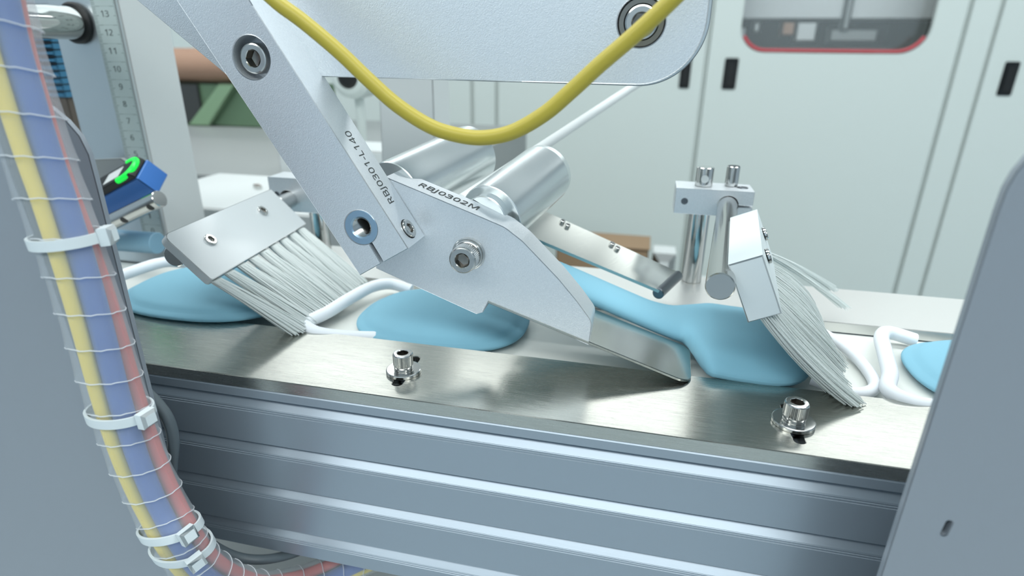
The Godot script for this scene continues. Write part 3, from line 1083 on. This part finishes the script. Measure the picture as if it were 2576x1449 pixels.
func tuft(m: Maker, root: Vector3, tip: Vector3, bend: Vector3, count: int, spread_root: float, spread_tip: float, thick: float) -> void:
	for k in count:
		var a := rng.randf() * TAU
		var d := sqrt(rng.randf())
		var o := Vector3(cos(a), 0, sin(a)) * d
		var p0 := root + o * spread_root
		var o2 := o * spread_tip + Vector3(rng.randf_range(-1, 1), rng.randf_range(-0.6, 0.6), rng.randf_range(-1, 1)) * spread_tip * 0.3
		var p2 := tip + o2
		var p1 := (p0 + p2) / 2.0 + bend * rng.randf_range(0.7, 1.3)
		var q := PackedVector3Array()
		for j in 8:
			var s := j / 7.0
			q.append(p0 * (1 - s) * (1 - s) + p1 * 2 * s * (1 - s) + p2 * s * s)
		tube(m, q, thick, 4, false, Vector3(0.4, 0.5, 0.77))

func clamp_block(called: String, label: String, lo: Vector3, hi: Vector3, rod_x: float, rod_y: float, slot: float) -> void:
	var t := thing(called, Vector3((lo.x + hi.x) / 2, lo.y, (lo.z + hi.z) / 2), label, "clamp")
	var m := Maker.new()
	# block with a rod hole, split by a slot to the side
	var p := PackedVector2Array()
	var h := Vector2(rod_x, rod_y)
	if slot > 0:
		p.append_array([Vector2(lo.x, lo.y), Vector2(hi.x, lo.y), Vector2(hi.x, h.y - 0.7)])
		for i in 33:
			p.append(h + Vector2.from_angle(-0.11 - (TAU - 0.22) * i / 32.0) * 6.5)
		p.append_array([Vector2(hi.x, h.y + 0.7), Vector2(hi.x, hi.y), Vector2(lo.x, hi.y)])
		plate(m, p, [], hi.z, lo.z, 0.15, Transform3D(), 2.0)
	else:
		plate(m, PackedVector2Array([Vector2(lo.x, lo.y), Vector2(hi.x, lo.y), Vector2(hi.x, hi.y), Vector2(lo.x, hi.y)]), [[disc(h, 6.4, 32), 0.0]], hi.z, lo.z, 0.4, Transform3D(), 2.0)
	put("block", m, mats["anodised"], t)
	m = Maker.new()
	lathe(m, [Vector2(0, 0.05), Vector2(1.2, 0.05), Vector2(1.5, 0.3), Vector2(2.1, 0.3), Vector2(2.2, 0)], 24, xy(Vector3(lo.x + 6, (lo.y + hi.y) / 2, hi.z)))
	put("set_screw", m, mats["dark_steel"], t)
	m = Maker.new()
	lathe(m, [Vector2(0, 0.05), Vector2(2.2, 0.05), Vector2(2.5, 0.4), Vector2(3.4, 0.4), Vector2(3.6, 0)], 24, axis_frame(Vector3(hi.x - 6, hi.y, (lo.z + hi.z) / 2), Vector3.UP))
	put("set_screw", m, mats["dark_steel"], t)

func build_brushes() -> void:
	# left brush
	var P4 := Vector3(-218.4, 34, -15)
	var P3 := Vector3(-229.7, 34, -127)
	var P1 := Vector3(-241.5, 57.0, -22)
	var ax := (P3 - P4).normalized()
	var dn := ((P4 - P1) - ax * (P4 - P1).dot(ax)).normalized()
	var nrm := ax.cross(dn)
	if nrm.x < 0: nrm = -nrm
	var wide := 33.0
	var long := P4.distance_to(P3)
	var xf := Transform3D(Basis(ax, -dn, nrm), P4)
	var o := thing("strip_brush", Vector3(-225, 0, -70), "white strip brush left of the link arm, its bristles sweeping over the first mask", "brush")
	var m := Maker.new()
	plate(m, rounded(PackedVector2Array([Vector2(0, 0), Vector2(long, 0), Vector2(long, wide), Vector2(0, wide)]), [2.0, 1.0, 1.0, 5.0], 6), [], 0, -5.0, 0.4, xf)
	put("holder", m, mats["white_plastic"], o)
	for s in [Vector2(24, 19.5), Vector2(84, 21.5)]:
		cap_head(o, "holder_screw", xf.translated_local(Vector3(s.x, s.y, 0)), 3.6, 1.4, 2.0, 1.0, false, "chrome")
	for k in 9:
		var f := (k + 0.4) / 9.0
		m = Maker.new()
		var root := P4.lerp(P3, f) - nrm * 2.4
		var tip := Vector3(-183.5, 1.0, -29).lerp(Vector3(-184, 1.5, -112), f)
		tuft(m, root, tip, Vector3(-2, 2.5, 0), 230, 3.3, 5.6, 0.36)
		put("bristle_tuft", m, mats["fibre"], o)
	m = Maker.new()
	rod(m, Vector3(-242.6, 44, -18.7), Vector3(-259.5, 44, -190), 6.0)
	tag(put("brush_rod", m, mats["chrome"]), "steel rod behind the white holder of the left brush", "rod")
	clamp_block("clamp_block", "aluminium clamp block on the rod behind the left brush", Vector3(-272, 35, -172), Vector3(-226, 60, -150), -257.6, 44.6, 0)
	m = Maker.new()
	rod(m, Vector3(-240, 0, -161), Vector3(-240, 34.9, -161), 6.8)
	tag(put("clamp_post", m, mats["chrome"]), "upright steel post under the clamp block behind the left brush", "post")
	# right brush
	var d := Vector3(0.115, 0, -0.993)
	var z0 := -18.0
	o = thing("strip_brush", Vector3(70, 0, -65), "white strip brush on the right, its long bristles bent over the guide plate", "brush")
	var lowq := [Vector2(37.2, 64.3), Vector2(50.3, 69.9), Vector2(62.1, 44.4), Vector2(49.1, 38.5)]
	var bx := Transform3D(Basis(Vector3(1, 0, 0), Vector3(0, 1, 0), -d), Vector3(0, 0, z0))
	m = Maker.new()
	plate(m, PackedVector2Array(lowq), [], 0, -84, 0.6, bx)
	put("holder", m, mats["nylon"], o)
	for k in 2:
		cap_head(o, "holder_screw", axis_frame(Vector3(54.2, 61.5, z0) + d * (26.0 + 38.0 * k) + Vector3(0.91, 0.42, 0) * 0.2, Vector3(0.91, 0.42, 0)), 3.6, 1.4, 2.0, 1.0, false, "chrome")
	for k in 13:
		var f := (k + 0.5) / 13.0
		m = Maker.new()
		var root := Vector3(55.5, 42.2, z0 - 2) + d * 82.0 * f
		var tip := Vector3(99, 1.2, -24).lerp(Vector3(103, 2.0, -117), f) + Vector3(rng.randf_range(-2, 2), 0, rng.randf_range(-1, 1))
		tuft(m, root, tip, Vector3(-3, -3, 0).lerp(Vector3(9, 5, 0), f), 190, 3.9, 5.2, 0.27)
		put("bristle_tuft", m, mats["fibre"], o)
	for k in 2:
		m = Maker.new()
		tuft(m, Vector3(66, 44, -112), Vector3(116 + k * 6, 16 - k * 8, -134 + k * 8), Vector3(-2, 5, 0), 26, 2.5, 4.0, 0.22)
		put("stray_bristles", m, mats["fibre"], o)
	m = Maker.new()
	rod(m, Vector3(34.2, 57.2, -10), Vector3(55.5, 57.2, -186), 6.1)
	tag(put("brush_rod", m, mats["steel"]), "round steel rod ending in a grey disc beside the right brush", "rod")
	clamp_block("clamp_block", "aluminium clamp block on top of the upright post behind the right brush", Vector3(19.5, 50.2, -184), Vector3(67.5, 66.8, -160), 52.5, 57.2, 1)
	m = Maker.new()
	rod(m, Vector3(37.0, 0, -172), Vector3(37.0, 50.1, -172), 6.8)
	tag(put("clamp_post", m, mats["chrome"]), "shiny upright steel post under the clamp block of the right brush", "post")
	m = Maker.new()
	rod(m, Vector3(37.0, 66.9, -172), Vector3(37.0, 79.2, -172), 5.6, 40, 0.4)
	var top := put("post_head", m, mats["chrome"])
	tag(top, "short cylindrical head with a cross hole on the left of the right clamp block", "post")
	m = Maker.new()
	lathe(m, [Vector2(0, 0.1), Vector2(2.0, 0.1), Vector2(2.4, 0.3), Vector2(2.4, -1.0)], 24, xy(Vector3(37.0, 72.2, -166.3)))
	put("cross_hole", m, mats["white_paint"], top)
	m = Maker.new()
	rod(m, Vector3(54.8, 66.9, -176), Vector3(54.8, 80, -176), 4.2, 40, 0.4)
	tag(put("post_head", m, mats["chrome"]), "thinner steel pin standing on the right clamp block, right of the head", "pin")

func build_left_machine() -> void:
	# upright with scale
	var o := thing("machine_upright", Vector3(-390, -230, -180), "white and grey upright with a metric scale strip, beside the cable loom", "machine column")
	var m := Maker.new()
	box(m, Vector3(-440, -230, -209.3), Vector3(-382.3, 420, -163), 0.8)
	put("white_column", m, mats["white_machine"], o)
	m = Maker.new()
	box(m, Vector3(-441, -230, -162.8), Vector3(-382.4, 420, -160.5), 0.4)
	put("grey_face_plate", m, mats["anodised_side"], o)
	var img := Image.create(64, 1024, false, Image.FORMAT_RGB8)
	img.fill(Color(0.70, 0.75, 0.745))
	var px := 1024.0 / 200.0
	for k in 240:
		var y := int(k * px * 1.25)
		if y > 1022: break
		var w := 22 if k % 10 == 0 else (15 if k % 5 == 0 else 10)
		img.fill_rect(Rect2i(0, y, w, 2), Color(0.40, 0.44, 0.44))
		img.fill_rect(Rect2i(64 - (w - 6), y, w - 6, 2), Color(0.45, 0.49, 0.49))
		if k % 10 == 0:
			img.fill_rect(Rect2i(0, y, 64, 1), Color(0.52, 0.56, 0.56))
	img.generate_mipmaps()
	var sm := solid("scale_print", Color.WHITE, 0.4)
	sm.albedo_texture = ImageTexture.create_from_image(img)
	var st := Maker.new()
	var z := -159.6
	var nz := Vector3(0, 0, 1)
	var a := Vector3(-403, 0, z)
	var b := Vector3(-382.5, 0, z)
	var c := Vector3(-382.5, 200, z)
	var e := Vector3(-403, 200, z)
	st.tri(a, b, c, nz, nz, nz, Vector2(0, 1), Vector2(1, 1), Vector2(1, 0))
	st.tri(a, c, e, nz, nz, nz, Vector2(0, 1), Vector2(1, 0), Vector2(0, 0))
	var ruler := put("scale_strip", st, sm, o)
	var mb := Maker.new()
	box(mb, Vector3(-403, 0, -160.6), Vector3(-382.5, 200, -159.7), 0.1)
	put("scale_back", mb, mats["bench_grey"], o)
	for k in 16:
		letters("numeral", str(k), ruler, Transform3D(Basis(), Vector3(-392.6, 200.0 - (15.4 - k) * 12.5 - 0.2, z + 0.05)), 4.2, 3.0 if k < 10 else 6.4, mats["print_grey"])
	# shaft with ring
	m = Maker.new()
	var s0 := Vector3(-419.5, 163.6, -20)
	var s1 := Vector3(-419.5, 163.6, -160.2)
	rod(m, s0, s1, 11.3, 56)
	var sh := put("guide_shaft", m, mats["chrome"])
	tag(sh, "thick polished steel shaft in the upper left corner", "shaft")
	m = Maker.new()
	var fr := axis_frame(s1, s1 - s0)
	lathe(m, [Vector2(11.4, -3.5), Vector2(13.0, -3.5), Vector2(14.2, -2.4), Vector2(14.2, -0.6), Vector2(13.0, 0.1), Vector2(0, 0.1)], 56, fr)
	put("seal_ring", m, mats["black"], sh)
	# teal ribbed bellows behind
	var bl := thing("bellows", Vector3(-555, -230, -232), "stack of teal ribbed fins under the polished shaft", "bellows")
	for k in 11:
		m = Maker.new()
		box(m, Vector3(-590, 104.0 + k * 5.9, -262), Vector3(-526.5, 108.7 + k * 5.9, -230), 1.4)
		put("rib", m, mats["teal_rib"], bl)
	m = Maker.new()
	box(m, Vector3(-588, -230, -260), Vector3(-528.5, 182, -233), 1)
	put("core", m, mats["brown_grey"], bl)
	# sensor on its bracket
	var q := thing("sensor", Vector3(-372, 30, -125), "small blue and black sensor with a glowing green light", "sensor")
	var dir := Vector3(0.80, 0.36, 0.06).normalized()
	var upv := Vector3(-0.28, 0.78, 0.56)
	upv = (upv - dir * upv.dot(dir)).normalized()
	var sx := Transform3D(Basis(dir, upv, dir.cross(upv)), Vector3(-380.5, 47.8, -114))
	m = Maker.new()
	plate(m, rounded(PackedVector2Array([Vector2(-20, -17), Vector2(35, -17), Vector2(35, 0), Vector2(-20, 0)]), 1.0, 3), [], 0, -20, 0.6, sx)
	put("case", m, mats["sensor_blue"], q)
	m = Maker.new()
	plate(m, rounded(PackedVector2Array([Vector2(-20, 0.1), Vector2(34.5, 0.1), Vector2(33, 5.5), Vector2(-20, 5.5)]), [0.0, 1.0, 2.0, 0.0], 4), [], -0.5, -19, 0.6, sx)
	put("cap", m, mats["black"], q)
	m = Maker.new()
	box(m, Vector3(2, 5.6, -15), Vector3(19, 5.9, -4), 0.1, sx)
	put("label_plate", m, mats["white_paint"], q)
	m = Maker.new()
	var arc := PackedVector3Array()
	for k in 15:
		var t := -PI / 2 + PI * k / 14.0
		arc.append(sx * Vector3(20 + 13.5 * pow(cos(t), 0.6), 4.6, -9.8 + 9.3 * sin(t)))
	tube(m, arc, 2.1, 10)
	put("light_ring", m, mats["led"], q)
	var gl := OmniLight3D.new()
	gl.name = "sensor_glow"
	gl.light_color = Color(0.1, 1.0, 0.3)
	gl.light_energy = 0.000006
	gl.light_size = 0.004
	gl.omni_range = 6.0
	gl.omni_attenuation = 2.0
	gl.shadow_enabled = true
	q.add_child(gl)
	gl.position = (sx * Vector3(33, 10, -4) - base_of[q]) * MM
	m = Maker.new()
	plate(m, PackedVector2Array([Vector2(-430, 50), Vector2(-384, 55), Vector2(-374, 63), Vector2(-386, 70), Vector2(-430, 66)]), [], -138, -142, 0.4)
	tag(put("sensor_bracket", m, mats["bench_grey"]), "flat grey bracket plate just above the sensor", "bracket")
	# drilled bar
	var bar := thing("drilled_bar", Vector3(-350, 25, -105), "shiny round bar with two dark cross holes, below the sensor", "bar")
	m = Maker.new()
	var b0 := Vector3(-405, 16.5, -107)
	var b1 := Vector3(-325.5, 51.0, -104)
	rod(m, b0, b1, 5.8, 40)
	put("bar_body", m, mats["steel"], bar)
	for f in [0.60, 0.92]:
		m = Maker.new()
		var w := b0.lerp(b1, f)
		lathe(m, [Vector2(0, 0.15), Vector2(2.4, 0.15), Vector2(2.7, -0.3)], 24, axis_frame(w + Vector3(0.22, -0.5, 0.84).normalized() * 5.75, Vector3(0.22, -0.5, 0.84)))
		put("cross_hole", m, mats["black"], bar)
	# pale blue roller and dark gap below
	m = Maker.new()
	rod(m, Vector3(-430, 8.5, -126), Vector3(-357, 9.6, -126), 8.2, 40)
	tag(put("pale_roller", m, mats["pale_blue"]), "pale blue roller low beside the scale strip", "roller")
	m = Maker.new()
	box(m, Vector3(-440, -22, -134), Vector3(-378, -10, -110), 2)
	tag(put("dark_bar", m, mats["dark_grey"]), "dark grey bar under the pale blue roller", "bar")
	m = Maker.new()
	box(m, Vector3(-470, -230, -160), Vector3(-345, -22.2, -112), 2)
	tag(put("grey_block", m, mats["anodised_side"]), "grey metal block under the dark bar beside the first mask", "block")

func build_background() -> void:
	var m := Maker.new()
	box(m, Vector3(-1050, -229.8, -1000), Vector3(-250, 4, -385), 2)
	tag(put("grey_bench", m, mats["bench_grey"]), "grey metal bench top behind the scale column", "bench")
	var o := thing("white_bed", Vector3(-370, -230, -310), "white machine bed plate with two pairs of screws, behind the left brush", "machine bed")
	m = Maker.new()
	box(m, Vector3(-500, -229.8, -384), Vector3(-255, 8, -235), 2)
	put("bed_body", m, mats["white_paint"], o)
	for p in [Vector3(-383, 8, -302), Vector3(-377, 8, -297), Vector3(-360, 8, -310), Vector3(-354, 8, -305)]:
		cap_head(o, "bed_screw", axis_frame(p + Vector3(-25, 0, -20), Vector3.UP, Vector3(0, 0, 1)), 3.6, 4.0, 1.8, 2.0, false, "chrome")
	# green machine with a tan roll
	var g := thing("green_machine", Vector3(-800, 4, -840), "dark green machine frame standing on the grey bench", "machine")
	m = Maker.new()
	box(m, Vector3(-1000, 4.2, -900), Vector3(-620, 84, -812), 2)
	put("frame_body", m, mats["green_paint"], g)
	m = Maker.new()
	box(m, Vector3(-1000, 10, -811.8), Vector3(-860, 82, -806), 1)
	put("dark_opening", m, mats["dark_grey"], g)
	m = Maker.new()
	plate(m, PackedVector2Array([Vector2(-892, 5), Vector2(-846, 5), Vector2(-770, 84), Vector2(-808, 84)]), [], -799, -811, 2)
	put("slanted_brace", m, mats["green_light"], g)
	m = Maker.new()
	rod(m, Vector3(-1000, 115.5, -830), Vector3(-620, 115.5, -830), 31, 48, 2)
	tag(put("paper_roll", m, mats["tan_paper"]), "tan roll lying on the green machine behind the link arm", "roll")
	# white post behind the tubes
	m = Maker.new()
	plate(m, PackedVector2Array([Vector2(-238, -229.8), Vector2(-180, -229.8), Vector2(-180, 190), Vector2(-226, 190), Vector2(-229, 112)]), [], -258, -300, 1)
	tag(put("white_post", m, mats["white_machine"]), "broad white post behind the spacer tubes, under the housing plate", "post")
	m = Maker.new()
	box(m, Vector3(-430, 4.2, -470), Vector3(-262, 40, -400), 2)
	tag(put("white_case", m, mats["white_paint"]), "white case on the grey bench, glimpsed right of the link arm", "case")
	# round housing with black lens
	var k := thing("round_lens", Vector3(-376, 92, -500), "blurred white round housing with a black centre under the housing plate", "lamp housing")
	m = Maker.new()
	lathe(m, [Vector2(27, 0), Vector2(26, 6), Vector2(20, 11), Vector2(14, 12.6)], 48, xy(Vector3(-379, 115.0, -505)))
	lathe(m, [Vector2(0, -30), Vector2(27, -30), Vector2(27, 0)], 48, xy(Vector3(-379, 115.0, -505)))
	put("housing", m, mats["cabinet"], k)
	m = Maker.new()
	rod(m, Vector3(-379, 4.2, -520), Vector3(-379, 92, -520), 6, 24)
	put("stand", m, mats["cabinet"], k)
	m = Maker.new()
	lathe(m, [Vector2(14.2, 12.4), Vector2(10, 16), Vector2(0, 17)], 48, xy(Vector3(-379, 115.0, -505)))
	put("black_centre", m, mats["black"], k)
	# carton on a white trolley
	m = Maker.new()
	box(m, Vector3(-260, -949.8, -950), Vector3(160, -270, -740), 4)
	tag(put("white_trolley", m, mats["white_machine"]), "white trolley top behind the far rail", "trolley")
	var c := thing("carton", Vector3(-60, -269.8, -840), "brown cardboard box behind the rear blade", "box")
	m = Maker.new()
	box(m, Vector3(-150, -269.8, -880), Vector3(16, -178.8, -800), 2)
	put("carton_body", m, mats["cardboard"], c)
	m = Maker.new()
	box(m, Vector3(-152, -178.6, -882), Vector3(18, -176.5, -798), 0.5)
	put("lid", m, mats["cardboard"], c)
	m = Maker.new()
	box(m, Vector3(24, -269.8, -870), Vector3(64, -186, -800), 12)
	tag(put("white_bag", m, mats["white_paint"]), "crumpled white bag beside the brown cardboard box", "bag")

# ---------------------------------------------------------------- cable loom
func build_loom() -> void:
	var pts := [Vector3(-201.0, 196, 72), Vector3(-201.8, 167.5, 72), Vector3(-202.7, 155.3, 72), Vector3(-203.0, 143.7, 72), Vector3(-202.7, 132.8, 72), Vector3(-202.4, 121.4, 72), Vector3(-201.6, 108.1, 72), Vector3(-200.7, 98.5, 72), Vector3(-199.8, 88.6, 72), Vector3(-198.7, 75.2, 72), Vector3(-197.9, 59.7, 72), Vector3(-197.5, 44.9, 72), Vector3(-197.4, 32.8, 72), Vector3(-197.0, 18.5, 72), Vector3(-196.2, 5.7, 72), Vector3(-194.9, -7.8, 72), Vector3(-193.2, -21.7, 71.5), Vector3(-190.6, -36.0, 71)]
	for a in LOOM_END:
		pts.append(a)
	var q := spline(pts, 12)
	# even steps of 0.5 mm
	var even := PackedVector3Array([q[0]])
	var left := 0.5
	for i in q.size() - 1:
		var p := q[i]
		var l := p.distance_to(q[i + 1])
		while l >= left:
			p = p.move_toward(q[i + 1], left)
			l -= left
			left = 0.5
			even.append(p)
		left -= l
	var fr := frames(even, Vector3(0.72, 0.28, 0.64))
	# hoses inside: [name, label, material, radius, distance, start angle, end angle]
	var hoses := [["yellow_hose", "yellow wire inside the clear wrap, left of the blue hose", "yellow_hose", 2.5, 6.6, 2.15, 2.8], ["blue_hose", "thick blue hose inside the clear wrap of the cable loom", "blue_hose", 4.0, 5.0, 0.95, 1.6], ["red_hose", "orange red hose inside the clear wrap, on its right side", "red_hose", 3.0, 6.6, -0.75, 0.22], ["grey_hose", "dark grey hose deep inside the clear wrap, between blue and red", "grey_hose", 3.0, 5.6, 4.3, 4.8], ["grey_hose", "second grey hose at the left inside the clear wrap", "grey_hose", 2.2, 6.9, 3.3, 3.9]]
	for h in hoses:
		var path := PackedVector3Array()
		for i in range(0, even.size(), 6):
			var f := clampf((float(i) / even.size() - 0.22) / 0.3, 0, 1)
			var a: float = lerpf(h[5], h[6], f)
			path.append(even[i] + (fr[i][1] * cos(a) + fr[i][2] * sin(a)) * h[4])
		var m := Maker.new()
		tube(m, path, h[3], 18)
		tag(put(h[0], m, mats[h[2]]), h[1], "hose")
	# spiral wrap: each turn flares a little towards its lower lip and tucks under the next
	var o := thing("spiral_wrap", even[even.size() - 1], "clear plastic spiral wrap bundling the coloured hoses on the left", "cable wrap")
	var pitch := 14.0
	var segs := 40
	var turns := int(even.size() * 0.5 / pitch)
	for t in turns:
		var m := Maker.new()
		var lip := Maker.new()
		var rows := []
		for j in 10:
			var row := PackedVector3Array()
			for s in segs + 1:
				var a := TAU * s / segs + PI
				# one turn: the band rises by a pitch while it goes round the back
				var along := (t + j / 9.0 * 1.0 + 0.35 * sin(a * 1.0 - 0.5) * 0.0) * pitch + 2.6 * cos(a + 0.6)
				var i := clampi(int(along / 0.5), 0, even.size() - 1)
				var r := 10.15 + 0.75 * pow(j / 9.0, 2.0)
				row.append(even[i] + (fr[i][1] * cos(a) + fr[i][2] * sin(a)) * r)
			rows.append(row)
		for j in 9:
			for s in segs:
				var i := clampi(int((t + (j + 0.5) / 9.0) * pitch / 0.5), 0, even.size() - 1)
				var n0: Vector3 = (rows[j][s] - even[i]).normalized()
				var n1: Vector3 = (rows[j][s + 1] - even[i]).normalized()
				n0 = (n0 - fr[i][3] * n0.dot(fr[i][3])).normalized()
				n1 = (n1 - fr[i][3] * n1.dot(fr[i][3])).normalized()
				m.quad(rows[j][s], rows[j][s + 1], rows[j + 1][s + 1], rows[j + 1][s], n0, n1, n1, n0)
		tube(lip, rows[9].slice(17, 40), 0.26, 6, false)
		var turn := put("wrap_turn", m, mats["wrap"], o)
		put("lip", lip, mats["wrap_rim"], turn)
	# cable ties
	for k in TIES:
		var best := 0
		for i in even.size():
			if absf(even[i].y - k[0]) < absf(even[best].y - k[0]) and i < even.size() * 0.9:
				best = i
		var c := even[best]
		var sd: Vector3 = fr[best][1]
		var ft: Vector3 = fr[best][2]
		var ax: Vector3 = fr[best][3]
		var tilt: float = k[1]
		var t := thing("cable_tie", c, k[3], "cable tie")
		var m := Maker.new()
		var ring := []
		for s in 49:
			var a := TAU * s / 48.0
			var dirv := sd * cos(a) + ft * sin(a)
			ring.append([c + dirv * 11.2 - ax * tilt * cos(a), dirv])
		var w := ax * 1.9
		for s in 48:
			var p0: Vector3 = ring[s][0]
			var p1: Vector3 = ring[s + 1][0]
			var d0: Vector3 = ring[s][1]
			var d1: Vector3 = ring[s + 1][1]
			m.quad(p0 - w + d0 * 0.6, p1 - w + d1 * 0.6, p1 + w + d1 * 0.6, p0 + w + d0 * 0.6, d0, d1, d1, d0)
			m.quad(p0 - w - d0 * 0.4, p1 - w - d1 * 0.4, p1 + w - d1 * 0.4, p0 + w - d0 * 0.4, -d0, -d1, -d1, -d0)
			m.quad(p0 - w + d0 * 0.6, p1 - w + d1 * 0.6, p1 - w - d1 * 0.4, p0 - w - d0 * 0.4, -ax, -ax, -ax, -ax)
			m.quad(p0 + w + d0 * 0.6, p1 + w + d1 * 0.6, p1 + w - d1 * 0.4, p0 + w - d0 * 0.4, ax, ax, ax, ax)
		put("strap", m, mats["nylon"], t)
		var ha: float = k[2]
		var hd := sd * cos(ha) + ft * sin(ha)
		var tang := -sd * sin(ha) + ft * cos(ha)
		m = Maker.new()
		box(m, Vector3(-3.3, -3.2, -1.0), Vector3(3.3, 3.2, 4.4), 1.1, Transform3D(Basis(tang, ax, hd).orthonormalized(), c + hd * 11.4 - ax * tilt * cos(ha)))
		put("head", m, mats["nylon"], t)
	# grey cable looping behind the loom
	var m2 := Maker.new()
	tube(m2, spline(GREY_CABLE, 10), 2.6, 16)
	tag(put("grey_cable", m2, mats["grey_hose"]), "loose dark grey cable bulging out behind the cable loom", "cable")

const LOOM_END := [Vector3(-186.5, -50.0, 71), Vector3(-184.0, -71.9, 66), Vector3(-184.0, -99.0, 52), Vector3(-181.0, -121.5, 36), Vector3(-172.7, -131.7, 22), Vector3(-163, -138.5, 6), Vector3(-149, -140, -12), Vector3(-118, -140, -40)]
const TIES := [[84.0, -0.5, 0.45, "white cable tie round the clear wrap, topmost of the four"], [12.5, -2.0, 0.95, "white cable tie round the clear wrap, second from the top, at guide plate height"], [-46.0, -3.5, 1.2, "white cable tie round the clear wrap, third from the top"], [-57.5, -4.5, 1.4, "white cable tie round the clear wrap, lowest of the four"]]
const GREY_CABLE := [Vector3(-214, 14, 50), Vector3(-204.3, -0.3, 48), Vector3(-200.2, -9.1, 48), Vector3(-200.4, -19.9, 48), Vector3(-204.6, -34.1, 48), Vector3(-209.0, -49.0, 47), Vector3(-207.5, -66.0, 45), Vector3(-206.0, -82, 41), Vector3(-203, -97, 35), Vector3(-195.4, -106.9, 30), Vector3(-185, -112, 24), Vector3(-176, -117, 13), Vector3(-170, -124, -4), Vector3(-160, -130, -24)]
